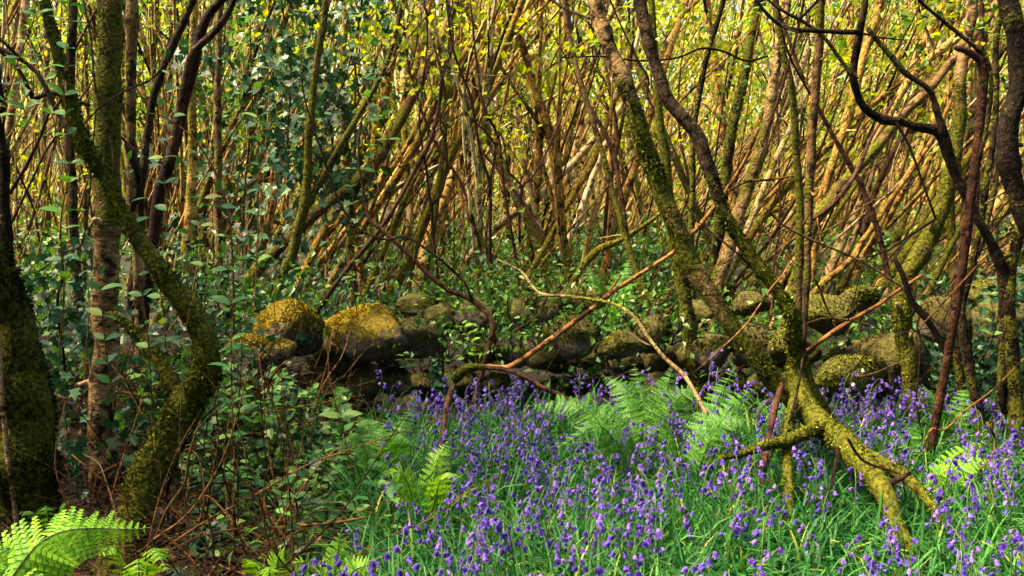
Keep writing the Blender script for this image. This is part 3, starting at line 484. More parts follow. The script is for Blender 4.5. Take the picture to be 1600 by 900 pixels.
TW = [('thin straight twig crossing the left arm of the twisted hazel', [(1085, 582, 2.5), (1130, 542, 3), (1165, 508, 4), (1185, 480, 4), (1205, 450, 3.5), (1230, 422, 3)], 3.55, 'stick'),
 ('long pale twig sagging through the right hand thicket', [(1196, 325, 5), (1225, 352, 5), (1262, 372, 6), (1300, 388, 5), (1345, 408, 5), (1385, 432, 5), (1415, 455, 5), (1436, 492, 4)], 3.8, 'bark_hazel'),
 ('pale twig rising right out of the sagging one', [(1262, 374, 4), (1310, 350, 4), (1350, 322, 4), (1380, 306, 3), (1430, 290, 2.5)], 3.85, 'bark_hazel'),
 ('hooked red twig left of the mossy mound', [(1268, 425, 4), (1282, 455, 5), (1296, 490, 5), (1312, 501, 5), (1340, 496, 4)], 4.1, 'stick'),
 ('grey twig arching above the orange pole', [(1258, 506, 4), (1285, 498, 5), (1320, 499, 5), (1345, 505, 4), (1362, 508, 3)], 4.05, 'bark_hazel'),
 ('straight orange twig slanting in front of the dark right hand stems', [(1438, 510, 3), (1465, 482, 4), (1495, 450, 4), (1515, 428, 3.5), (1545, 395, 3)], 3.5, 'stick'),
 ('reddish twig trailing along the root of the twisted hazel', [(1324, 684, 6), (1338, 708, 6), (1354, 723, 6), (1400, 738, 5), (1440, 760, 4), (1480, 785, 4)], 3.0, 'bark_red'),
 ('curved bramble stem hanging in front of the green mossy trunk', [(1443, 690, 4), (1432, 630, 4), (1436, 580, 4), (1438, 530, 5), (1433, 510, 5), (1440, 480, 4)], 3.9, 'bark_red'),
 ('thin branching twig arching over the small fern at right', [(1440, 705, 4), (1455, 670, 4), (1475, 672, 4), (1510, 640, 4), (1550, 610, 3), (1600, 560, 3)], 3.4, 'stick'),
 ('looped orange bramble right of the small fern', [(1542, 660, 5), (1555, 685, 5), (1552, 708, 4), (1530, 735, 4)], 3.1, 'stick'),
 ('slim horizontal twig between the two dark arms of the hazel', [(878, 90, 3), (940, 88, 3.5), (975, 93, 4), (1015, 95, 4), (1060, 90, 4), (1095, 76, 5), (1130, 80, 5), (1165, 95, 5), (1200, 88, 4)], 3.7, 'bark_dark'),
 ('crossing twig high between the two hazel arms', [(945, -20, 4), (975, 50, 4), (1000, 100, 4), (1013, 122, 4), (1012, 150, 3), (1020, 168, 3)], 3.7, 'bark_dark'),
 ('thin dark twig upper right of the straight pale stem', [(1214, -10, 5), (1222, 50, 5), (1235, 90, 5), (1250, 120, 4), (1265, 146, 4)], 3.9, 'bark_dark'),
 ('red brown twig descending beside the slim mossy stem', [(1258, -10, 6), (1248, 40, 6), (1232, 100, 6), (1218, 150, 6), (1200, 200, 5), (1190, 230, 4)], 4.0, 'bark_red'),
 ('fine wire like twig strung across the upper centre', [(590, 74, 2), (650, 95, 2), (700, 111, 2.5), (760, 118, 2.5), (830, 120, 2)], 3.6, 'stick'),
 ('thin orange cane arching from the birch to the leafy bank', [(218, 178, 3), (250, 180, 4), (290, 205, 4.5), (320, 240, 4.5), (345, 290, 5), (358, 340, 5), (364, 420, 5), (366, 520, 5)], 3.3, 'stick'),
 ('pale vine hanging in front of the straight birch', [(130, 0, 5), (142, 60, 5), (148, 130, 4.5), (160, 180, 4.5), (175, 230, 4), (180, 290, 4)], 3.1, 'bark_hazel'),
 ('reddish twig crossing low in front of the birch', [(60, 425, 3), (100, 395, 3), (130, 375, 4), (150, 170, 3)], 3.4, 'bark_red'),
 ('red twig arching behind the birch toward upper right', [(110, 215, 3), (130, 195, 4), (160, 165, 4), (200, 140, 4), (235, 125, 4), (258, 100, 3)], 3.3, 'bark_red'),
 ('dark drooping branch stub right of the birch', [(196, 225, 8), (205, 245, 14), (214, 270, 14), (217, 298, 10)], 3.8, 'bark_dark'),
 ('dark elbowed branch crossing left of the birch', [(-10, 70, 7), (30, 110, 7), (48, 145, 9), (52, 155, 10), (70, 148, 9), (90, 147, 8), (140, 165, 8)], 3.7, 'bark_dark')]
for lab, pts, D, m in TW: branch(lab, pts, D, D + .05, m, name='twig', sides=6, lump=.05)

qr = np.random.default_rng(64)
for k in range(46):        # fine tangle of bare twigs
    right = k < 34; x0, y0 = (qr.uniform(1170, 1600), qr.uniform(230, 690)) if right else (qr.uniform(620, 1060), qr.uniform(400, 600)); D = qr.uniform(3.6, 4.5) if right else qr.uniform(4.3, 4.8)
    a = qr.normal(-.8, .55) if qr.random() < .6 else qr.uniform(-3.1, 3.1); L = qr.uniform(70, 230) if right else qr.uniform(40, 120); pts = []; w = qr.uniform(2.2, 4.5)
    for q in range(6): pts.append((x0, y0, w * (1 - q * .12))); a += qr.normal() * .22; x0 += math.cos(a) * L / 5; y0 += math.sin(a) * L / 5
    m = ['bark_dark', 'bark_red', 'stick', 'bark_hazel'][int(qr.integers(4))]; cw = {'bark_dark': 'black', 'bark_red': 'dark red', 'stick': 'orange', 'bark_hazel': 'tan'}[m]; mx = (pts[0][0] + pts[-1][0]) / 2
    z = 'over the stones behind the clearing' if not right else 'around the twisted hazel' if mx < 1300 else 'below the looping branch' if mx < 1450 else 'among the dark right hand stems'
    branch(f"{'long' if L > 130 else 'short'} fine {cw} twig tangled {z}", pts, D, D + qr.uniform(-.2, .2), m, name='twig', sides=5, lump=.05, group='tangle of bare twigs')

# ------------------------------------------------------------------ the ruined wall of mossy stones
bmi = bmesh.new(); bmesh.ops.create_icosphere(bmi, subdivisions=4, radius=1.0); bmi.verts.ensure_lookup_table()
ICO_V = np.array([v.co[:] for v in bmi.verts]); ICO_F = np.array([[v.index for v in f.verts] for f in bmi.faces]); bmi.free()
bmi = bmesh.new(); bmesh.ops.create_icosphere(bmi, subdivisions=3, radius=1.0); bmi.verts.ensure_lookup_table()
ICO3_V = np.array([v.co[:] for v in bmi.verts]); ICO3_F = np.array([[v.index for v in f.verts] for f in bmi.faces]); bmi.free()
wall = thing('dry_stone_wall', 'tumbled wall of mossy grey boulders behind the bluebells', 'wall', (0, 4.9, 0.15))
WO = np.array([0, 4.9, 0.15])
def stone(cx, cy, w, h, D, moss, n_tuft, mat, tilt=0.0, deep=0.9, seed=0, label=None, small=False, droop=.4):
    r = np.random.default_rng(seed + 500); IV, IF = (ICO3_V, ICO3_F) if small else (ICO_V, ICO_F)
    c = at(cx, cy, D); sx = 0.5 * w * D / FPX; sz = 0.5 * h * D / FPX; sy = 0.5 * (sx + sz) * deep
    U = IV.copy()
    for _ in range(16):     # broken facets
        d = unit(r.normal(size=3)); k = r.uniform(0.60, 0.92); q = U @ d; U = U - np.where(q > k, (q - k) * 0.75, 0)[:, None] * d
    U = U * (1 + 0.13 * wob(IV, 2.6, seed) + 0.05 * np.abs(wob(IV, 7.0, seed + 1)) + 0.035 * wob(IV, 13.0, seed + 4) + 0.022 * wob(IV, 27, seed + 2))[:, None]
    V = U * np.array([sx, sy, sz]); ct, st = math.cos(tilt), math.sin(tilt)
    V = np.stack([V[:, 0] * ct - V[:, 2] * st, V[:, 1], V[:, 0] * st + V[:, 2] * ct], -1) + c
    N = unit(V - c); mv = np.clip(moss + 0.1 + 0.75 * (N[:, 2] - 0.05) + 0.3 * wob(V, 14, seed + 7), 0, 1)
    o = link('stone', mesh('stone', V - WO, IF, M['stone_gold' if mat == 'moss_gold' else 'stone'], True, mv), wall)
    if label: o['label'] = label
    if n_tuft: moss_tufts(V, np.c_[IF, IF[:, 2]], N, mv, n_tuft, M[mat], 0.015, o, seed, WO, droop, -.4)
    return o
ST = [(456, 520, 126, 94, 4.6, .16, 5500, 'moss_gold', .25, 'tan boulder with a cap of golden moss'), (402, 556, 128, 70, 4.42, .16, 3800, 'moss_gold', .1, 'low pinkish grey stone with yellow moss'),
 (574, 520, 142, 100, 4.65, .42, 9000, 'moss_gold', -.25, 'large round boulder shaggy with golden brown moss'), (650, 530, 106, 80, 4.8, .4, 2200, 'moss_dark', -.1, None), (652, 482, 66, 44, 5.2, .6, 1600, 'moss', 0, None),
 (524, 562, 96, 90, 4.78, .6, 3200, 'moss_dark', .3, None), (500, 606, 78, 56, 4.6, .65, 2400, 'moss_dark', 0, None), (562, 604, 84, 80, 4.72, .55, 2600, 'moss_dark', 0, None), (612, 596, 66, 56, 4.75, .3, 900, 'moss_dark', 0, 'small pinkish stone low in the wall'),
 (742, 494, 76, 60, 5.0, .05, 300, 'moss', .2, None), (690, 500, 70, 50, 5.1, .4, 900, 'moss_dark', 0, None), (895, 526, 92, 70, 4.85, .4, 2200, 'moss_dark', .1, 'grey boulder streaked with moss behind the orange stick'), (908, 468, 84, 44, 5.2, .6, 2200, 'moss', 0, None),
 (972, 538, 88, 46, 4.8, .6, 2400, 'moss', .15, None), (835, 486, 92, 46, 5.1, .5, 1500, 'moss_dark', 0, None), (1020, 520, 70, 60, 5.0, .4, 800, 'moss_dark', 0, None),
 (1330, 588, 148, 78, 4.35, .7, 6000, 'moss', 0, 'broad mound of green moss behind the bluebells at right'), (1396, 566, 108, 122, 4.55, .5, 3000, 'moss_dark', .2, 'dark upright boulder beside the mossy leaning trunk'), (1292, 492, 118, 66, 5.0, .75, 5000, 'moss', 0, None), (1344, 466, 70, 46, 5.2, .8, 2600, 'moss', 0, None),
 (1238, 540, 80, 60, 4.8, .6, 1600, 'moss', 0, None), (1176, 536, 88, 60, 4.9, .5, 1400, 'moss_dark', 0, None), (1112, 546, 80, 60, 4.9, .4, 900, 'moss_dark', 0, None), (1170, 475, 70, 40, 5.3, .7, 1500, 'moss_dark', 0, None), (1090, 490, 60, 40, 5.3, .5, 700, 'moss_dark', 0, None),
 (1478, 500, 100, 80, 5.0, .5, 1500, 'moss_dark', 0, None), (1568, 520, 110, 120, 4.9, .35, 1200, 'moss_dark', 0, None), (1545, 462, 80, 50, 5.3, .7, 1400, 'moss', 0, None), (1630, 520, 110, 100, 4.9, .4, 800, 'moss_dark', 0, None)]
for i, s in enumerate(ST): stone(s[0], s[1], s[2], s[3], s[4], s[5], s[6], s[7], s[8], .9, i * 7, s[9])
k = 0
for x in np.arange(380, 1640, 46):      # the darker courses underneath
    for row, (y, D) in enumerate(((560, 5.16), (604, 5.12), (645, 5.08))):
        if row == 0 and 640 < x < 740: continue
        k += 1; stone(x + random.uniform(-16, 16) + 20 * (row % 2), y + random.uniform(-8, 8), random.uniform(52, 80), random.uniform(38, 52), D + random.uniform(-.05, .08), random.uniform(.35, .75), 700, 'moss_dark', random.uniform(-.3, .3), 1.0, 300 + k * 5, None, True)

# ------------------------------------------------------------------ the thicket behind the wall: every stem a tree of its own
ZONES = [(-400, 330, 'at left beyond the birch'), (330, 620, 'behind the mossy boulders'), (620, 800, 'behind the purple brown branch'), (800, 1000, 'behind the fern clump'), (1000, 1260, 'behind the twisted hazel'), (1260, 1440, 'behind the looping branch'), (1440, 2100, 'at right beyond the hooked pole')]
def stem_tree(px, D, lean, r, far):
    x = (px - 800) / FPX * D * 1.0; base = np.array([x, D, float(gz(x, D))])
    rad = r.uniform(0.015, 0.034) * (1.0 if r.random() > .15 else 1.35); H = r.uniform(.95, 1.25) * (3.5 + .30 * D)
    pts = []; p = base - np.array([0, 0, .08]); d = unit(np.array([math.tan(lean), r.normal() * .15, 1.0])); n = 9
    ph = r.random() * 6; bend = r.normal() * .16
    for k in range(n):
        t = k / (n - 1); pts.append([*p, rad * (1.2 - t) * (1 + .25 * (k == 0))])
        d = unit(d + np.array([bend * .25 + .16 * math.sin(ph + 2.6 * k), .08 * r.normal(), .0]) * .7 + r.normal(size=3) * .05); p = p + d * H / (n - 1)
    P = np.array(pts)
    u = r.random(); mossy = r.random() < .45
    mat, colw = ('bark_gold', 'golden tan') if u < .58 else ('bark_hazel', 'brown') if u < .74 else ('bark_pale', 'pale') if u < .91 or rad > .028 else ('bark_red', 'reddish')
    if px < 330 and r.random() < .5: mat, colw = 'bark_hazel', 'brown'
    z = [q[2] for q in ZONES if q[0] <= px < q[1]][0]
    ln = 'upright' if abs(lean) < .17 else 'right leaning' if lean > 0 else 'left leaning'
    size = 'slender' if rad < .027 else 'stout'; dist = 'far back' if far else 'mid distance'
    lab = f"{size} {ln} {colw} {'mossy ' if mossy else ''}stem {dist} {z}"
    t = thing('thicket_tree', lab, 'tree', base, 'stems of the thicket behind the wall')
    o, S = tube_part('trunk', P, M[mat], t, base, 6 if far else 8, .05, (.55, .35) if mossy else (.12, .35), (1.8, 3.4), int(r.integers(1e6)), .25 if far else .16)
    E = [S[len(S) // 3:, :3]]
    nb = 4 if far else 6
    for b in range(nb):
        k = int(r.integers(1, int(len(S) * .6))); q = S[k, :3]; tdir = unit(S[min(k + 1, len(S) - 1), :3] - S[k - 1, :3])
        dd = unit(tdir + r.normal(size=3) * np.array([.30, .25, .08])); L = r.uniform(1.4, 4.0); c = [[*q, S[k, 3] * .5]]
        for s in range(5): dd = unit(dd + r.normal(size=3) * .11 + np.array([0, 0, .07])); c.append([*(np.array(c[-1][:3]) + dd * L / 5), S[k, 3] * .5 * (1 - (s + 1) / 6.2)])
        bo, BS = tube_part('limb', np.array(c), M[mat if r.random() < .85 else 'bark_red'], t, base, 5, .04, (.05, .2), None, int(r.integers(1e6)), .22); E.append(BS[3:, :3])
    E = np.vstack(E); parts = []
    for _ in range(8 if far else 12):
        q = E[r.integers(0, len(E))]; dd = unit(r.normal(size=3) * np.array([.5, .4, .4]) + np.array([0.15, 0, 1.0])); L = r.uniform(.4, 1.2); c = [q]
        for s in range(4): dd = unit(dd + r.normal(size=3) * .22 + np.array([0, 0, .08])); c.append(c[-1] + dd * L / 4)
        V, F, Nn, uv = tube(np.array(c), np.linspace(.0075, .002, 5), 4, cap=False); parts.append((V - base, tri(F), np.zeros(len(V)), uv))
    V, F, mm, uv = merge(parts); link('twigs', mesh('twigs', V, F, M[mat if r.random() < .6 else 'bark_red'], True, mm, uv), t, kind='stuff')
    up = E[E[:, 2] > 1.7]
    nl = int(r.uniform(800, 1200)) if far else int(r.uniform(420, 700))
    crown_leaves(up if len(up) > 3 else E, nl, .42, t, base, M['leaf_bg'] if r.random() < (.45 if px < 330 else .8 if px < 1050 else .62) else M['leaf_mid'], .035, .075, r, zmax=1.4 + .21 * D)
tr = np.random.default_rng(42); n_far = 0
def lean_of(px, r):
    if px < 330: return r.normal(.08, .16)
    if px < 640: return r.normal(.42, .20) if r.random() < .75 else r.normal(0, .12)
    if px < 1010: 
        u = r.random(); return r.normal(.45, .2) if u < .45 else r.normal(-.28, .12) if u < .7 else r.normal(.03, .1)
    return r.normal(.55, .18) if r.random() < .75 else r.normal(.0, .2)
for k in range(285):
    t = (k + tr.random()) / 285; D = 6.4 + 13.5 * t ** 1.1
    px = tr.uniform(-160, 1700); L = lean_of(px, tr); stem_tree(px - 60 * L / .4, D, float(np.clip(L, -.7, .95)), tr, D > 10.5)
# the wood farther off reads as one mass: leaves and stems in a deep belt
def far_wood():
    r = np.random.default_rng(77); n = 130000
    Y = r.uniform(19, 30, n); X = r.uniform(-1, 1, n) * (Y * .75 + 4); kk = 1400
    cy_ = r.uniform(19, 30, kk); cx = r.uniform(-1, 1, kk) * (cy_ * .75 + 4); cz = r.uniform(.03, 1, kk) * 7.6
    gap = np.exp(-((cx - 1.0) / 6.0) ** 2) ; keep = (cz < 5.2) | (r.random(kk) > gap * .45); cx, cy_, cz = cx[keep], cy_[keep], cz[keep]
    i = r.integers(0, len(cx), n); C = np.stack([cx[i], cy_[i], cz[i]], -1) + r.normal(size=(n, 3)) * np.array([.55, .55, .42])
    C[:, 2] = np.maximum(C[:, 2], gz(C[:, 0], C[:, 1]) + .03)
    V, F = leaf_cloud(C, LEAF2, .09, .19, .6, r)
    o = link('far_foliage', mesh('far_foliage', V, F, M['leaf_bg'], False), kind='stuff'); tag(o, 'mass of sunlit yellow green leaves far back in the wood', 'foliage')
    parts = []
    for _ in range(330):
        y = r.uniform(19, 29); x = r.uniform(-1, 1) * (y * .72 + 3); z = float(gz(x, y)); c = [np.array([x, y, z])]; d = unit(np.array([r.normal(.3, .3), r.normal() * .2, 1])); rad = r.uniform(.025, .06)
        for s in range(6): d = unit(d + r.normal(size=3) * .13); c.append(c[-1] + d * r.uniform(.9, 1.5))
        V, F, Nn, uv = tube(np.array(c), np.linspace(rad, rad * .3, 7), 5, cap=False); parts.append((V, tri(F), np.full(len(V), .15), uv))
    V, F, mm, uv = merge(parts); o = link('far_stems', mesh('far_stems', V, F, M['bark_gold'], True, mm, uv), kind='stuff'); tag(o, 'crowd of thin golden stems far back in the wood', 'trees')
far_wood()
def shade_screen():  # unseen dark leaves added round the camera to cut side and frontal light
    r = np.random.default_rng(81); kk = 1300; th = r.uniform(0, 2 * np.pi, kk); rr = r.uniform(4.2, 9.5, kk); cx = np.sin(th) * rr; cy_ = np.cos(th) * rr + 1.0; cz = r.uniform(.2, 7.5, kk)
    keep = (cy_ < 1.0) | (np.abs(cx) > .62 * cy_ + 1.6); cx, cy_, cz = cx[keep], cy_[keep], cz[keep]
    k2 = 150; ox = r.uniform(-5, 5, k2); oy = r.uniform(-7, .3, k2); oz = r.uniform(4.6, 7.5, k2); cx, cy_, cz = np.r_[cx, ox], np.r_[cy_, oy], np.r_[cz, oz]
    n = 90000; i = r.integers(0, len(cx), n); C = np.stack([cx[i], cy_[i], cz[i]], -1) + r.normal(size=(n, 3)) * .42; C[:, 2] = np.maximum(C[:, 2], .2)
    V, F = leaf_cloud(C, LEAF2, .12, .20, .6, r)
    o = link('shade_foliage', mesh('shade_foliage', V, F, M['leaf_ivy'], False), kind='stuff'); tag(o, 'unseen leaf screen added around and above the clearing to block light', 'foliage')
shade_screen()
def thin_stems():
    r = np.random.default_rng(91); parts = {'bark_gold': [], 'bark_red': [], 'bark_hazel': []}
    for _ in range(950):
        D = 6.6 + 13 * r.random(); px = r.uniform(-150, 1700); L = lean_of(px, r); x = (px - 70 * L / .4 - 800) / FPX * D; c = [np.array([x, D, float(gz(x, D)) - .03])]; d = unit(np.array([math.tan(np.clip(L, -.6, .9)), r.normal() * .15, 1])); H = r.uniform(2.2, 5.5); rad = r.uniform(.004, .012)
        for s in range(7): d = unit(d + r.normal(size=3) * .12); c.append(c[-1] + d * H / 7)
        V, F, Nn, uv = tube(np.array(c), np.linspace(rad, rad * .3, 8), 5, cap=False); parts[['bark_gold', 'bark_gold', 'bark_red', 'bark_hazel'][r.integers(4)]].append((V, tri(F), np.full(len(V), .15), uv))
    for k, w in (('bark_gold', 'golden'), ('bark_red', 'reddish'), ('bark_hazel', 'brown')):
        V, F, mm, uv = merge(parts[k]); o = link('thin_shoots', mesh('thin_shoots', V, F, M[k], True, mm, uv), kind='stuff'); tag(o, f'countless thin {w} shoots filling the thicket', 'shoots')
thin_stems()

# ------------------------------------------------------------------ undergrowth
def shrub(x, y, h, n, label, mat, size, tmpl=LEAF2, group='leafy undergrowth behind the wall', name='shrub', wide=.22, stems=5):
    r = np.random.default_rng(int(abs(x) * 1e4 + y * 1e3) % 999983); base = np.array([x, y, float(gz(x, y))])
    t = thing(name, label, 'shrub', base, group); parts = []; E = []
    for s in range(stems):
        c = [np.array([0, 0, -.02])]; d = unit(np.array([r.normal() * .6, r.normal() * .6, 1.2]))
        for q in range(5): d = unit(d + r.normal(size=3) * .25); c.append(c[-1] + d * h * r.uniform(.7, 1.1) / 5)
        c = np.array(c); V, F, Nn, uv = tube(c, np.linspace(.004, .0012, 6), 4, cap=False); parts.append((V, tri(F), np.zeros(len(V)), uv)); E.append(spline(c, 14)[3:])
    V, F, mm, uv = merge(parts); link('stem', mesh('stem', V, F, M['bark_red'], True, mm, uv), t)
    E = np.vstack(E); C = E[r.integers(0, len(E), n)] + r.normal(size=(n, 3)) * np.array([wide, wide, wide * .6]) * .45
    C[:, 2] = np.maximum(C[:, 2], .01); V, F = leaf_cloud(C, tmpl, size * .6, size * 1.2, .8, r)
    link('foliage', mesh('foliage', V, F, M[mat], False), t, kind='stuff'); return t
ur = np.random.default_rng(5)
for k in range(150):
    D = 5.25 + 10 * ur.random() ** 1.6; px = ur.uniform(-80, 1680); x = (px - 800) / FPX * D
    if px < 620 and D > 7 and ur.random() < .5: continue
    z = [q[2] for q in ZONES if q[0] <= px < q[1]][0]; small = ur.random() < .5
    shrub(x, D, ur.uniform(.35, .75) * (1 if D < 7 else 1.5), 190 if D < 8 else 260, f"{'low' if small else 'bushy'} green shrub {'close behind the stones' if D < 7 else 'among the thicket stems'} {z}", 'leaf_mid' if ur.random() < .72 else 'leaf_ivy', .05 if D < 8 else .075, wide=.35 if D < 8 else .6)
for px, py, D, h, n in ((700, 520, 4.75, .3, 110), (770, 500, 4.9, .35, 140), (720, 470, 5.0, .35, 160), (840, 500, 4.9, .3, 120), (935, 480, 5.0, .3, 120), (1050, 500, 5.0, .25, 80), (800, 450, 5.2, .4, 170), (870, 455, 5.2, .4, 170), (740, 430, 5.5, .45, 200), (990, 470, 5.1, .3, 110), (440, 480, 5.4, .3, 90)):
    p = at(px, py, D); t = shrub(p[0], p[1], h, n, f"{'thick' if n > 125 else 'sparse'} leafy bramble {'trailing over the lower stones' if py > 490 else 'growing atop the stones' if py > 465 else 'just behind the stones'} {[q[2] for q in ZONES if q[0] <= px < q[1]][0]}", 'leaf_mid', .04, name='bramble', group='brambles on the wall', wide=.3)
    t.location.z = p[2] - h * .45
for k in range(20):      # low growth on the left bank
    px = ur.uniform(215, 560); D = ur.uniform(2.7, 4.1); x, y = (px - 800) / FPX * D, D
    if x > -.55: x = -.55 - .3 * ur.random()
    shrub(x, y, ur.uniform(.12, .24), 60, f"low {'dark' if k % 2 else 'fresh'} green bramble {'at the foot of the crooked trunk' if px < 350 else 'spreading over the dead twigs'}", 'leaf_ivy' if k % 2 else 'leaf_mid', .038, LEAF8, 'low brambles on the left bank', 'bramble', .22, 4)
for k in range(18):      # between the left hand trunks
    px = ur.uniform(40, 340); D = ur.uniform(3.5, 4.7)
    shrub((px - 800) / FPX * D, D, ur.uniform(.2, .5), 110, f"{'tall' if k % 2 else 'low'} dark ivy scrub {'left of' if px < 160 else 'right of'} the straight birch foot", 'leaf_ivy' if k % 3 else 'leaf_mid', .045, IVY, 'scrub between the left hand trunks', 'shrub', .28)
for k in range(14):      # dark leaves packed in to give shade behind the right hand stems
    px = ur.uniform(1450, 1660); D = ur.uniform(4.5, 5.4)
    shrub((px - 800) / FPX * D, D, ur.uniform(.4, .8), 200, f"dark {'tall' if k % 2 else 'low'} scrub added for shade behind the right hand stems", 'leaf_ivy', .05, LEAF2, 'shade scrub behind the right hand stems', 'shrub', .3)
# ivy
def ivy(label, pts, D, n, spread, size, mat='leaf_ivy'):
    P = limb_geo(pts, D, D); r = np.random.default_rng(n); base = P[0, :3].copy()
    t = thing('ivy', label, 'ivy', base); S = spline(P, 30); V, F, Nn, uv = tube(S[:, :3], np.full(30, .006), 5, cap=False); link('stem', mesh('stem', V - base, tri(F), M['bark_dark'], True, np.zeros(len(V)), uv), t)
    k = n // 18; w = r.integers(0, 30, k); cc = S[w, :3] + r.normal(size=(k, 3)) * (S[w, 3:] * 0 + 1) * np.array([spread, spread * .8, spread * .7])
    C = cc[r.integers(0, k, n)] + r.normal(size=(n, 3)) * spread * .3
    nr = r.normal(size=(n, 3)) * .6 + np.array([0, -.5, .7]); ax = r.normal(size=(n, 3)) + np.array([0, 0, -.8])
    V, F = inst(IVY[0], IVY[1], basis(ax, unit(nr), r.uniform(.6, 1.2, n) * size), C); link('foliage', mesh('foliage', V - base, F, M[mat], False), t, kind='stuff')
ivy('dark glossy ivy mass hanging high left of the mossy forked stem', [(450, 330, 20), (450, 260, 20), (450, 200, 20), (455, 120, 20), (445, 40, 20), (435, -40, 20)], 6.3, 950, .28, .065)
ivy('second dark ivy column right of the forked stem, near the top', [(530, 260, 20), (520, 230, 20), (520, 180, 20), (540, 120, 20), (560, 40, 20), (570, -40, 20)], 6.6, 600, .22, .065)
ivy('ivy climbing between the reddish twin stem and spotted stem', [(380, 470, 20), (380, 330, 20), (390, 220, 20), (400, 100, 20)], 6.9, 600, .26, .07)
ivy('ivy trailing down over the dark hollow of the wall', [(690, 540, 10), (692, 580, 10), (688, 620, 10), (690, 650, 10)], 4.65, 130, .05, .035)
ivy('ivy leaves on the foot of the straight birch', [(165, 790, 10), (172, 760, 10), (160, 730, 10)], 3.38, 26, .04, .04)
ivy('dark ivy on the ground between the two mossy trunks at left', [(110, 740, 10), (105, 650, 10), (100, 560, 10), (90, 470, 10), (110, 400, 10)], 3.9, 420, .12, .045)
ivy('ivy and scrub in the deep shade at the lower right edge', [(1590, 700, 10), (1575, 620, 10), (1560, 540, 10), (1590, 460, 10)], 4.4, 420, .16, .045)
ivy('ivy leaves across the litter at the bottom left', [(230, 890, 5), (300, 870, 5), (380, 880, 5), (470, 865, 5)], 2.75, 60, .05, .04)

# ------------------------------------------------------------------ bluebells
def bell_mesh(name, mat):
    V = [[0, 0, 0.001]]; ns = 6
    for (r_, z) in ((.0040, -.001), (.0066, -.006), (.0064, -.013)):
        V += [[r_ * math.cos(i / ns * 2 * math.pi), r_ * math.sin(i / ns * 2 * math.pi), z] for i in range(ns)]
    V += [[.0125 * math.cos((i + .5) / ns * 2 * math.pi), .0125 * math.sin((i + .5) / ns * 2 * math.pi), -.0165] for i in range(ns)]
    F = [[0, 1 + i, 1 + (i + 1) % ns] for i in range(ns)]
    for k in range(2):
        a = 1 + k * ns; b = a + ns
        for i in range(ns): j = (i + 1) % ns; F += [[a + i, b + i, b + j], [a + i, b + j, a + j]]
    for i in range(ns): F.append([13 + i, 19 + i, 13 + (i + 1) % ns])
    return mesh(name, np.array(V), np.array(F), mat, True)
BELL = bell_mesh('bell', M['bell']); BELLW = bell_mesh('bell_white', M['bell_white'])
BV = np.array([v.co[:] for v in BELL.vertices]); BF = np.array([p.vertices[:] for p in BELL.polygons])
def euler_mats(r, n, tiltmin, tiltmax, az):
    t = r.uniform(tiltmin, tiltmax, n); ca, sa, ct, st = np.cos(az), np.sin(az), np.cos(t), np.sin(t); z = np.zeros(n)
    Rz = np.stack([np.stack([ca, -sa, z], -1), np.stack([sa, ca, z], -1), np.stack([z, z, z + 1], -1)], 1)
    Ry = np.stack([np.stack([ct, z, -st], -1), np.stack([z, z + 1, z], -1), np.stack([st, z, ct], -1)], 1)
    return Rz @ Ry
PROTO = []
for k in range(9):
    r = np.random.default_rng(300 + k); h = r.uniform(.27, .36); nb = int(r.integers(5, 10)); rise = r.uniform(.07, .12)
    c = np.array([[0, 0, -.02], [.006, .002, h * .4], [.012, 0, h * .75], [.02 + .01 * r.random(), 0, h * .93], [.045 + .02 * r.random(), 0, h]]); S = spline(c, 14)
    V, F, Nn, uv = tube(S, np.linspace(.0028, .0012, 14), 5, cap=False); parts = [(V, tri(F))]
    zt = S[:, 2]; L, az = [], []
    for b in range(nb):
        q = h - rise * (b + .3) / nb; i = int(np.argmin(np.abs(zt - q))); a = r.uniform(-1.6, 1.6) if b < nb * .6 else r.uniform(-3.1, 3.1)
        out = np.array([math.cos(a), math.sin(a), .1]) * r.uniform(.010, .022); p0 = S[i]; p1 = p0 + out + np.array([0, 0, .004])
        V, F, Nn, uv = tube(np.array([p0, (p0 + p1) / 2 + np.array([0, 0, .004]), p1]), [.0008] * 3, 3, cap=False); parts.append((V, tri(F))); L.append(p1); az.append(a)
    V, F, _, _ = merge(parts); st = mesh('stalk', V, F, M['stalk'])
    A = euler_mats(r, nb, .05, .9, np.array(az)) * r.uniform(.62, .98, nb)[:, None, None]
    Ms = []
    for a, l in zip(A, L): m = Matrix([[*a[0], l[0]], [*a[1], l[1]], [*a[2], l[2]], [0, 0, 0, 1]]); Ms.append(m)
    hv, hf = inst(BV, BF, A, np.array(L)); head = mesh('flower_head', hv, hf, M['bell'], True)
    PROTO.append((st, Ms, head, V, F, hv, hf))
br = np.random.default_rng(11)
KEEP = [(1372, 755, 3.0, 26), (1345, 722, 3.1, 32), (1322, 697, 3.25, 34), (1295, 672, 3.35, 32), (1276, 655, 3.45, 32), (1415, 745, 3.0, 22), (1232, 720, 3.2, 16), (1230, 690, 3.35, 16), (1195, 715, 3.3, 12), (1215, 690, 3.25, 20), (1180, 702, 3.2, 20), (1150, 712, 3.15, 14), (693, 740, 3.5, 10), (692, 700, 3.6, 10), (694, 660, 3.75, 10), (1455, 690, 3.7, 14), (1460, 660, 3.7, 14)]
def clear_view(x, y, h):
    """False where a plant of height h would stand right in front of a root or post that shows in the photograph"""
    x = np.asarray(x, float); y = np.asarray(y, float); z = gz(x, y); px, pt = project(np.stack([x, y, z + h], -1)); _, pb = project(np.stack([x, y, z], -1)); ok = np.ones(x.shape, bool)
    for (kx, ky, D, w) in KEEP: ok &= ~((np.abs(px - kx) < w) & (y < D + .04) & (y > D - .8) & (pt < ky + 12) & (pb > ky - 15))
    return ok
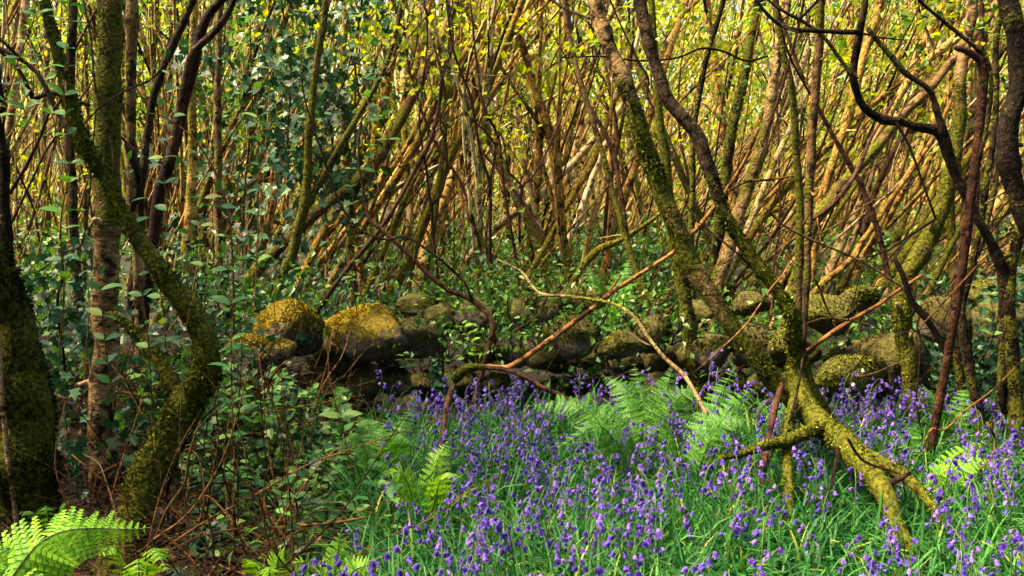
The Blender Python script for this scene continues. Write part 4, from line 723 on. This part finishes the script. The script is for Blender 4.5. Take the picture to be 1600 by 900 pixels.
def bed_density(px, py):
    """how thick the flowers stand, read off the photograph"""
    d = 0.55 + .5 * np.exp(-((px - 860) / 200) ** 2) * np.clip((900 - py) / 200, 0.5, 1.2)
    d = np.where((px > 1060) & (px < 1420) & (py > 760), .26, d); d = np.where((px > 1400) & (py > 680), .75, d); d = np.where((px > 1270) & (px < 1440) & (py < 700), 1.1, d)
    d = np.where((px > 560) & (px < 690) & (py > 700), .3, d); d = np.where((px < 640) & (py < 700), .22, d); d = np.where((px > 700) & (px < 1060) & (py < 680), 1.0, d)
    return np.where(py > 780, d * .72, d)
def in_bed(x, y): return (x > -.42 - .09 * (y - 2) + .06 * np.sin(y * 5)) & (y < 4.55 - .1 * np.abs(x))
cand = []
while len(cand) < 560:
    y = br.uniform(1.75, 4.55); x = br.uniform(-.9, .62 * y + .2)
    if not in_bed(x, y) or not clear_view(x, y, .3): continue
    z = float(gz(x, y)); px, py = project(np.array([x, y, z + .30]))
    if py > 960 or px > 1680 or br.random() > bed_density(px, py) * .7: continue
    cand.append((y, x, z, float(px), float(py)))
cand.sort()
vis = [c for c in cand if -20 < c[3] < 1620 and c[4] < 910]
near_set = set(id(c) for c in vis[:300])
def bed_zone(px, py):
    v = 'lowest in front' if py > 800 else 'mid bed' if py > 690 else 'toward the wall'
    h = 'below the leafy bank' if px < 700 else 'in front of the mossy capped stick' if px < 880 else 'before the fern clump' if px < 1120 else 'by the twisted hazel foot' if px < 1420 else 'below the dark stems at right'
    return v, h
far_v, far_h = [], []
for c in cand:
    pr = PROTO[br.integers(0, 9)]; rz = br.uniform(0, 6.28); s = br.uniform(.82, 1.15); tilt = (br.normal() * .10, br.normal() * .10)
    if id(c) in near_set:
        v, h = bed_zone(c[3], c[4]); big = 'many' if len(pr[1]) > 7 else 'several' if len(pr[1]) > 5 else 'few'
        t = thing('bluebell', f"{'tall' if s > 1.04 else 'short' if s < .92 else 'medium'} violet bluebell, {big} bells, {v} {h}", 'flower', (c[1], c[0], c[2]), 'bluebells in the clearing'); t.rotation_euler = (tilt[0], tilt[1], rz); t.scale = (s, s, s)
        link('stalk', pr[0], t)
        if c[0] < 3.3:
            for m in pr[1]: link('bell', BELL, t, m)
        else: link('flower_head', pr[2], t, kind='stuff')
    else:
        ca, sa = math.cos(rz), math.sin(rz); A = np.array([[ca, -sa, 0], [sa, ca, 0], [tilt[0], tilt[1], 1]]) * s; o_ = np.array([c[1], c[0], c[2]])
        far_v.append((pr[3] @ A.T + o_, pr[4])); far_h.append((pr[5] @ A.T + o_, pr[6]))
V, F, _, _ = merge(far_v); V2, F2, _, _ = merge(far_h); VV, FF, _, _ = merge([(V, F), (V2, F2)])
o = link('bluebell_drift', mesh('bluebell_drift', VV, FF, None, True, mats=[M['stalk'], M['bell']], mi=np.r_[np.zeros(len(F)), np.ones(len(F2))]), kind='stuff'); tag(o, 'drift of small violet bluebells toward the back of the bed', 'flowers')
for px, py, D, wh in ((1324, 580, 4.2, True), (605, 600, 4.55, False), (1106, 548, 4.5, False)):
    p = at(px, py, D); t = thing('bluebell', 'whitish pink bluebell standing in front of the green moss mound' if wh else f"single violet bluebell against the dark {'hollow beside the boulders' if px < 800 else 'stones left of the hazel'}", 'flower', (p[0], p[1], p[2] - .33), 'pale bluebells' if wh else None)
    link('stalk', PROTO[2][0], t)
    for m in PROTO[2][1]: link('bell', BELLW if wh else BELL, t, m)
# strap leaves of the bed
def blades(n, region, lmin, lmax, wmin, wmax, mat, name, label, seed, zlift=0.0):
    r = np.random.default_rng(seed); P = []
    while sum(len(p) for p in P) < n:
        y = r.uniform(1.5, 4.65, 20000); x = r.uniform(-1.2, 3.2, 20000); k = region(x, y) & (x < .62 * y + .35) & clear_view(x, y, .17); P.append(np.stack([x[k], y[k]], -1))
    P = np.vstack(P)[:n]; gx = np.round(P / .055) * .055 + r.normal(size=P.shape) * .012     # tufts
    P = np.where(r.random((n, 1)) < .7, gx, P); z = gz(P[:, 0], P[:, 1]) - .01
    L = r.uniform(lmin, lmax, n); w = r.uniform(wmin, wmax, n); az = r.uniform(0, 6.28, n); lean = np.abs(r.normal(.4, .35, n)); droop = r.uniform(.6, 3.0, n)
    k = 6; t = np.linspace(0, 1, k); ang = lean[:, None] + droop[:, None] * t[None, :] ** 2 * .8
    dr = np.cumsum(np.sin(ang), 1) * (L / k)[:, None]; dz = np.cumsum(np.cos(ang), 1) * (L / k)[:, None]; dr -= dr[:, :1]; dz -= dz[:, :1]
    cx = P[:, :1] + dr * np.cos(az)[:, None]; cyy = P[:, 1:] + dr * np.sin(az)[:, None]; cz = z[:, None] + dz
    wt = np.array([.7, 1, 1, .9, .62, .08])[None, :] * w[:, None] / 2; sx, sy = -np.sin(az)[:, None], np.cos(az)[:, None]; tw = r.normal(size=(n, 1)) * .35
    A = np.stack([cx - sx * wt, cyy - sy * wt, cz + wt * tw], -1); B = np.stack([cx + sx * wt, cyy + sy * wt, cz - wt * tw], -1)
    V = np.stack([A, B], 2).reshape(-1, 3); V[:, 2] = np.maximum(V[:, 2], gz(V[:, 0], V[:, 1]) - .02)
    f = np.array([[2*i, 2*i+1, 2*i+3, 2*i+2] for i in range(k - 1)]); F = (f[None] + (np.arange(n) * 2 * k)[:, None, None]).reshape(-1, 4)
    o = link(name, mesh(name, V, F, M[mat], True), kind='stuff'); tag(o, label, 'leaves'); return o
blades(40000, in_bed, .22, .42, .005, .0105, 'blade', 'bluebell_leaves', 'glossy green strap leaves carpeting the bluebell bed', 21)

# ------------------------------------------------------------------ ferns
def pinna_mesh(name, mat, pairs=7):
    V, F = [], []
    for k in range(pairs):
        t = .04 + .92 * k / pairs; w = .20 * (1 - t) ** .8 + .03; h = .92 / pairs * .58
        for s in (-1, 1):
            b = len(V); V += [[0, t - h * .45, .004], [s * w * .55, t + .01 - h * .4 + .25*w, .02], [s * w, t + .5 * w + .02, -.02], [s * w * .45, t + h + .22 * w, .012], [0, t + h, .004]]
            F += [[b, b+1, b+3], [b+1, b+2, b+3], [b, b+3, b+4]] if s > 0 else [[b, b+3, b+1], [b+1, b+3, b+2], [b, b+4, b+3]]
    b = len(V); V += [[-.012, 0, .006], [.012, 0, .006], [0, 1.02, -.03]]; F.append([b, b+1, b+2])
    V = np.array(V); V[:, 2] -= .10 * V[:, 1] ** 2
    return mesh(name, V, np.array(F), mat, False)
PIN = {'fern': pinna_mesh('pinna', M['fern']), 'fern_dark': pinna_mesh('pinna', M['fern_dark'])}
def frond(parent, origin, pb, pt, arch, width, n, mat, up=(0, 0, 1), bare=.25, roll=0.0, droop=.25):
    pb, pt = np.array(pb, float), np.array(pt, float); mid = (pb + pt) / 2 + np.array([0, 0, arch])
    C = spline(np.array([pb, mid, pt]), 40); V, F, Nn, uv = tube(C, np.linspace(.0035, .0008, 40), 5, cap=False)
    fo = link('frond', mesh('rachis', V - origin, tri(F), M['stalk'], True), parent); up = unit(np.array(up, float))
    for k in range(n):
        t = bare + (1 - bare) * (k + .5) / n; q = C[int(t * 39)]; T = unit(C[min(39, int(t * 39) + 1)] - C[max(0, int(t * 39) - 1)]); side = unit(np.cross(T, up)); nn = np.cross(side, T)
        u = (t - bare) / (1 - bare); w = width * (min(1, .55 + u * 2.2)) * (1 - u) ** .75 + .006
        for s in (-1, 1):
            ax = unit(side * s * (1 - .15 * random.random()) + T * .32 + nn * (-droop + .15 * random.gauss(0, 1)) + np.array([0, 0, -.05])); sd = unit(np.cross(ax, nn)); n2 = np.cross(sd, ax)
            m = Matrix([[sd[0]*w, ax[0]*w, n2[0]*w, q[0]-origin[0]], [sd[1]*w, ax[1]*w, n2[1]*w, q[1]-origin[1]], [sd[2]*w, ax[2]*w, n2[2]*w, q[2]-origin[2]], [0, 0, 0, 1]])
            link('pinna', PIN[mat], fo, m)
def fern(label, base, fronds, mat='fern', group=None):
    base = np.array(base, float); t = thing('fern', label, 'fern', base, group)
    for (px, py, D, arch, width, n, *rest) in fronds:
        kw = rest[0] if rest else {}; frond(t, base, base + np.array([0, 0, .02]), at(px, py, D), arch, width, n, mat, **kw)
    return t
def gpt(px, D): x = (px - 800) / FPX * D; return (x, D, float(gz(x, D)))
p = at(-150, 960, 1.75)
fern('bright fern frond arching across the lower left corner', (p[0], p[1], float(gz(p[0], p[1]))), [(236, 824, 1.95, .22, .135, 24, dict(bare=.36, up=(.1, -.75, .66), droop=.35)), (60, 850, 1.9, .2, .10, 18, dict(bare=.4, up=(.1, -.75, .66))), (150, 985, 1.6, .22, .10, 16, dict(bare=.4, up=(0, -.6, .8)))])
fern('small bright fern at the foot of the crooked mossy trunk', gpt(200, 2.45), [(150, 868, 2.35, .1, .06, 12), (262, 893, 2.3, .12, .06, 12), (215, 905, 2.2, .1, .06, 10)])
fern('dark thin fern between the far left trunks', gpt(60, 2.9), [(108, 782, 2.9, .08, .05, 10), (30, 800, 2.9, .08, .05, 10), (70, 800, 2.75, .1, .05, 10)], 'fern_dark')
fern('yellow green upright fern at the bottom beside the bluebells', gpt(500, 2.35), [(532, 832, 2.35, .03, .075, 18, dict(up=(0, -1, .35))), (585, 880, 2.3, .08, .075, 16, dict(up=(0, -.8, .6))), (455, 880, 2.3, .1, .06, 14, dict(up=(0, -.7, .7)))])
fern('low fern at the bottom of the twig covered bank', gpt(410, 2.45), [(445, 858, 2.4, .07, .06, 14, dict(up=(0, -.7, .7))), (380, 872, 2.35, .07, .06, 14), (420, 895, 2.25, .08, .06, 12)])
b0 = gpt(1020, 3.45)
fern('large fern clump spreading left in the middle of the bluebells', b0, [(820, 634, 3.6, .20, .12, 18, dict(bare=.3, up=(0, -.55, .83))), (900, 640, 3.75, .18, .12, 17, dict(up=(0, -.5, .86))), (960, 590, 3.8, .10, .11, 16, dict(up=(0, -.8, .6))), (870, 700, 3.25, .2, .11, 16, dict(up=(0, -.6, .8)))], 'fern_dark')
fern('tall fern at the back of the bluebell clearing', gpt(1030, 3.9), [(990, 566, 4.1, .06, .12, 17, dict(up=(0, -.9, .4))), (1050, 575, 4.0, .10, .12, 20, dict(up=(0, -.8, .6))), (940, 585, 4.1, .14, .12, 20, dict(up=(0, -.6, .8))), (1090, 605, 3.9, .14, .12, 18, dict(up=(0, -.6, .8)))], 'fern_dark')
fern('fern reaching right toward the twisted hazel', gpt(1075, 3.5), [(1195, 598, 3.7, .12, .11, 17, dict(up=(0, -.6, .8))), (1150, 570, 3.9, .08, .11, 20, dict(up=(0, -.8, .6))), (1180, 660, 3.4, .16, .11, 18, dict(up=(0, -.5, .86))), (1030, 640, 3.5, .1, .11, 18)], 'fern_dark')
fern('pale fern at the left edge of the bluebell bed', gpt(590, 3.4), [(652, 624, 3.7, .08, .07, 18, dict(up=(0, -.6, .8))), (560, 650, 3.6, .12, .10, 18, dict(up=(0, -.6, .8))), (640, 690, 3.3, .15, .10, 18), (530, 690, 3.4, .15, .09, 16), (600, 660, 3.5, .08, .1, 18, dict(up=(0, -.8, .6)))], 'fern_dark')
fern('small yellow green fern beside the mossy capped stick', gpt(660, 3.1), [(700, 690, 3.2, .1, .08, 16, dict(up=(0, -.7, .7))), (600, 742, 3.0, .12, .08, 16, dict(up=(0, -.6, .8))), (720, 745, 2.9, .12, .07, 14)])
fern('bright flat fern at right beside the hooked pole', gpt(1450, 3.3), [(1562, 716, 3.25, .09, .085, 18, dict(up=(0, -.5, .86))), (1540, 690, 3.4, .08, .08, 16, dict(up=(0, -.5, .86))), (1500, 730, 3.1, .08, .07, 14)])
fern('feathery dark fern in front of the moss mound root', gpt(1400, 3.6), [(1370, 680, 3.6, .1, .09, 18), (1440, 665, 3.8, .1, .09, 18), (1420, 700, 3.4, .1, .08, 16)], 'fern_dark')
fern('shaded fern behind the dark stems at right', gpt(1500, 4.1), [(1440, 600, 4.2, .1, .09, 16), (1520, 590, 4.3, .1, .09, 16), (1470, 640, 4.0, .1, .09, 16)], 'fern_dark')
fern('shaded fern beside the left mossy stones', gpt(510, 4.2), [(490, 640, 4.2, .08, .08, 14), (550, 620, 4.3, .1, .08, 14), (470, 620, 4.3, .1, .08, 14)], 'fern_dark')
fern('far fern among the thicket stems behind the pale branch', gpt(940, 5.7), [(920, 415, 5.9, .12, .16, 18), (985, 400, 5.9, .12, .16, 18), (1000, 440, 5.6, .15, .14, 16), (890, 450, 5.6, .15, .14, 16)], 'fern_dark')

# ------------------------------------------------------------------ broad-leaved plants: every leaf its own piece
LEAFM = {k: mesh('leaf', LEAF8[0], LEAF8[1], M[k], True) for k in ('leaf_privet', 'leaf_mid', 'fern')}
def leaf_obj(parent, q, ax, nr, s, mat):
    ax = unit(np.array(ax, float)); sd = unit(np.cross(ax, nr)); n2 = np.cross(sd, ax)
    link('leaf', LEAFM[mat], parent, Matrix([[sd[0]*s, ax[0]*s, n2[0]*s, q[0]], [sd[1]*s, ax[1]*s, n2[1]*s, q[1]], [sd[2]*s, ax[2]*s, n2[2]*s, q[2]], [0, 0, 0, 1]]))
def leafy(label, C, r, pairs, size, mat='leaf_privet', name='leafy_sapling', group=None, t0=.3, rad=.003, stemmat='stick'):
    C = np.array(C, float); base = C[0].copy(); S = spline(C, 40); t = thing(name, label, 'plant', base, group)
    V, F, Nn, uv = tube(S, np.linspace(rad, rad * .35, 40), 5, cap=False); link('stem', mesh('stem', V - base, tri(F), M[stemmat], True, np.zeros(len(V)), uv), t)
    for k in range(pairs):
        i = int((t0 + (1 - t0) * (k + .5) / pairs) * 39); T = unit(S[min(39, i + 1)] - S[max(0, i - 1)]); a = r.uniform(0, 6.28) if k % 2 else r.uniform(-.5, .5)
        h = np.array([math.cos(a), math.sin(a), 0])
        for s in (1, -1):
            ax = h * s + T * .35 + np.array([0, 0, r.normal() * .25 - .05]); nr = unit(np.array([r.normal() * .3, -.35 + r.normal() * .3, 1.0])); leaf_obj(t, S[i] - base, ax, nr, size * r.uniform(.65, 1.2), mat)
    ax = S[-1] - S[-3]; leaf_obj(t, S[-1] - base, ax + np.array([.02, -.01, 0]), np.array([.3, -.6, .7]), size * .7, mat)
    return t
lr = np.random.default_rng(99)
for k in range(120):        # on the bank between the crooked trunk and the boulders
    for _ in range(50):
        px, py = lr.uniform(300, 590), lr.uniform(590, 800)
        if py > 600 + max(0, px - 380) * .25 and (py < 735 or lr.random() < .45): break
    D = max(2.6, 4.35 - (py - 590) / 165 * 1.15); p = np.array(gpt(px, D)); h = lr.uniform(.14, .30); d = np.array([lr.normal() * .4, lr.normal() * .3 - .1, 1]); c = [p + np.array([0, 0, -.02])]
    for s in range(3): d = unit(d + lr.normal(size=3) * .2); c.append(c[-1] + d * h / 3)
    w = 'near the boulders' if py < 630 else 'in the middle of the leafy bank' if py < 690 else 'above the tangle of dead twigs'
    sz = lr.uniform(.035, .06)
    leafy(f"{'broad' if sz > .047 else 'small'} leaved green {'tall' if h > .22 else 'short'} seedling {w}, {'left' if px < 420 else 'middle' if px < 510 else 'right'} side", c, lr, int(lr.integers(3, 6)), sz, 'leaf_privet' if lr.random() < .7 else 'leaf_mid', 'seedling', 'seedlings on the leafy bank')
for lab, px, D, pts, sz, pr in (
   ('tall leafy cane standing on the twig covered bank', 368, 3.0, [(364, 820), (366, 700), (362, 600), (360, 480), (352, 380), (340, 300)], .06, 9),
   ('second tall leafy cane leaning beside the first', 372, 3.02, [(372, 815), (372, 700), (374, 620), (378, 540), (372, 470)], .055, 6),
   ('honeysuckle vine with pale leaves in front of the birch', 170, 3.05, [(178, 640), (172, 590), (165, 540), (160, 490), (155, 430)], .06, 5),
   ('leafy vine between the birch and the crooked trunk', 235, 3.2, [(240, 700), (236, 600), (228, 500), (215, 420), (205, 330), (200, 250)], .05, 10),
   ('vine with broad leaves climbing left of the birch', 110, 3.0, [(92, 560), (100, 450), (95, 350), (110, 250), (100, 150), (105, 60), (110, -20)], .055, 14),
   ('leafy spray hanging at the top left corner', 40, 2.7, [(-30, 220), (10, 150), (30, 90), (50, 40), (60, -10)], .055, 9),
   ('leafy vine right of the birch at mid height', 260, 3.5, [(262, 620), (258, 520), (250, 430), (262, 340), (255, 250), (270, 170), (262, 90)], .052, 13),
   ('leafy cane before the upright mossy stem', 310, 3.7, [(318, 640), (312, 540), (322, 450), (312, 370), (320, 290), (310, 220)], .055, 10),
   ('sapling with glossy leaves over the dark ivy at upper left', 420, 4.2, [(398, 480), (402, 380), (405, 280), (402, 180), (404, 100), (402, 10)], .065, 11),
   ('leafy shoots crowding the upper centre left', 560, 4.6, [(600, 330), (580, 240), (575, 160), (560, 90), (545, 30), (530, -30)], .07, 9),
   ('shoot with dark leaves at upper centre left', 600, 4.8, [(620, 260), (600, 190), (590, 120), (580, 60), (575, -20)], .07, 8),
   ('pale small leaved vine before the slanting dark stick', 545, 4.4, [(560, 500), (550, 430), (560, 380), (552, 320), (548, 250)], .035, 9),
   ('bright leafed bramble in front of the dark hollow', 730, 4.4, [(745, 570), (740, 545), (732, 525), (722, 505)], .045, 5),
   ('small star leaved seedling on the dark face of the wall', 632, 4.5, [(634, 580), (633, 570), (632, 560), (630, 552)], .045, 3),
   ('broad dock like plant at the edge of the bed', 540, 3.5, [(545, 720), (540, 690), (536, 665), (530, 640)], .085, 3),
   ('seedling with upright leaves before the dark right hand stems', 1548, 3.9, [(1548, 540), (1550, 510), (1550, 480), (1548, 460)], .04, 4),
   ('leafy shoots near the bottom left litter', 430, 2.7, [(440, 850), (445, 810), (440, 770), (448, 745)], .045, 4),
   ('leafy trailing shoot at the top of the right hand thicket', 1430, 4.0, [(1600, 60), (1540, 50), (1480, 30), (1430, 25), (1395, 35)], .045, 10),
   ('sprig of fresh leaves at the top between the hazel arms', 960, 4.2, [(1010, -20), (985, 20), (960, 50), (930, 70)], .05, 8),
   ('sprig of fresh leaves above the straight pale stem', 1180, 4.2, [(1230, -30), (1200, 0), (1170, 25), (1140, 40)], .045, 8)):
    leafy(lab, [at(a, b, D) for a, b in pts], lr, pr, sz, 'fern' if 'bright' in lab or 'fresh' in lab else 'leaf_privet' if 'broad dock' not in lab else 'leaf_mid', t0=.12)
# ------------------------------------------------------------------ dead stems and litter on the left bank
xr = np.random.default_rng(123)
def dead(label, p, d, L, rad, mat, group, bend=.35, g=.1):
    c = [p]; 
    for s in range(5): d = unit(d + xr.normal(size=3) * bend * .5 + np.array([0, 0, -g * .5])); c.append(c[-1] + d * L / 5)
    c = np.array(c); zz = gz(c[:, 0], c[:, 1]) + rad * .6; c[:, 2] = np.maximum(c[:, 2], zz)
    S = spline(c, 14); V, F, Nn, uv = tube(S, np.linspace(rad, rad * .45, 14), 5); o = link('dead_twig', mesh('dead_twig', V - p, tri(F), M[mat], True, np.zeros(len(V)), uv)); o.location = p
    tag(o, label, 'twig', group)
for k in range(280):
    u = xr.random(); px = xr.uniform(60, 580); D = xr.uniform(2.35, 4.4)
    x, y, z = gpt(px, D)
    if x > -.5 - .06 * (y - 2) : x = -.5 - .06 * (y - 2) - .3 * xr.random(); z = float(gz(x, y))
    p = np.array([x, y, z + xr.uniform(.0, .22)]); d = unit(np.array([xr.normal(), xr.normal() * .5, xr.normal() * .35]) if u < .7 else np.array([xr.normal() * .3, xr.normal() * .2, 1]))
    L = xr.uniform(.2, .75); rad = xr.uniform(.0013, .004) * (1 if xr.random() < .88 else 2.0); m = 'stick' if xr.random() < .6 else 'bark_red' if xr.random() < .5 else 'bark_hazel'
    w = {'stick': 'orange', 'bark_red': 'dark red', 'bark_hazel': 'grey brown'}[m]; px2, _ = project(p)
    dead(f"{'long' if L > .45 else 'short'} {w} dead twig {'standing out of' if u >= .7 else 'lying in'} the tangle {'by the birch foot' if px2 < 230 else 'by the crooked trunk' if px2 < 380 else 'below the leafy bank'}{', lowest' if D < 3 else ''}", p, d, L, rad, m, 'dead twigs on the left bank')
n = 16000; y = xr.uniform(1.8, 4.9, n); x = -.42 - .09 * (y - 2) - xr.random(n) * 2.6 + .12 * xr.normal(size=n); C = np.stack([x, y, gz(x, y) + .004 + .03 * xr.random(n) ** 2], -1)
V, F = leaf_cloud(C, LEAF2, .015, .045, 1.6, xr); o = link('leaf_litter', mesh('leaf_litter', V, F, M['litter'], False), kind='stuff'); tag(o, 'brown dead leaves littering the shaded bank at left', 'litter')
parts = []
for k in range(3800):
    y = xr.uniform(2.0, 4.7); x = -.45 - .09 * (y - 2) - xr.random() * 2.2; p = np.array([x, y, float(gz(x, y)) + xr.random() ** 2 * .16]); d = unit(xr.normal(size=3) * np.array([1, .7, .35])); L = xr.uniform(.06, .3)
    c = np.array([p, p + d * L * .5 + xr.normal(size=3) * .015, p + d * L]); V, F, Nn, uv = tube(c, [.0016, .0013, .0008], 3, cap=False); parts.append((V, tri(F), np.zeros(len(V)), uv))
V, F, mm, uv = merge(parts); o = link('fine_twig_litter', mesh('fine_twig_litter', V, F, M['bark_hazel'], True, mm, uv), kind='stuff'); tag(o, 'fine brittle twigs and dry stems tangled over the bank', 'litter')

# ------------------------------------------------------------------ labels: tell look-alikes apart by their order in the view
by = {}
for o in col.objects:
    if o.parent is None and 'label' in o and 'group' in o: by.setdefault(o['label'], []).append(o)
ORD = ['', 'second', 'third', 'fourth', 'fifth', 'sixth', 'seventh', 'eighth', 'ninth', 'tenth']
for lab, os_ in by.items():
    n = len(os_)
    if not 2 <= n <= 10 or len(lab.split()) > 13: continue
    os_.sort(key=lambda o: float(project(np.array(o.location))[0]))
    for i, o in enumerate(os_): o['label'] = lab + (', leftmost' if i == 0 else ', rightmost' if i == n - 1 else f', {ORD[i]} from left')
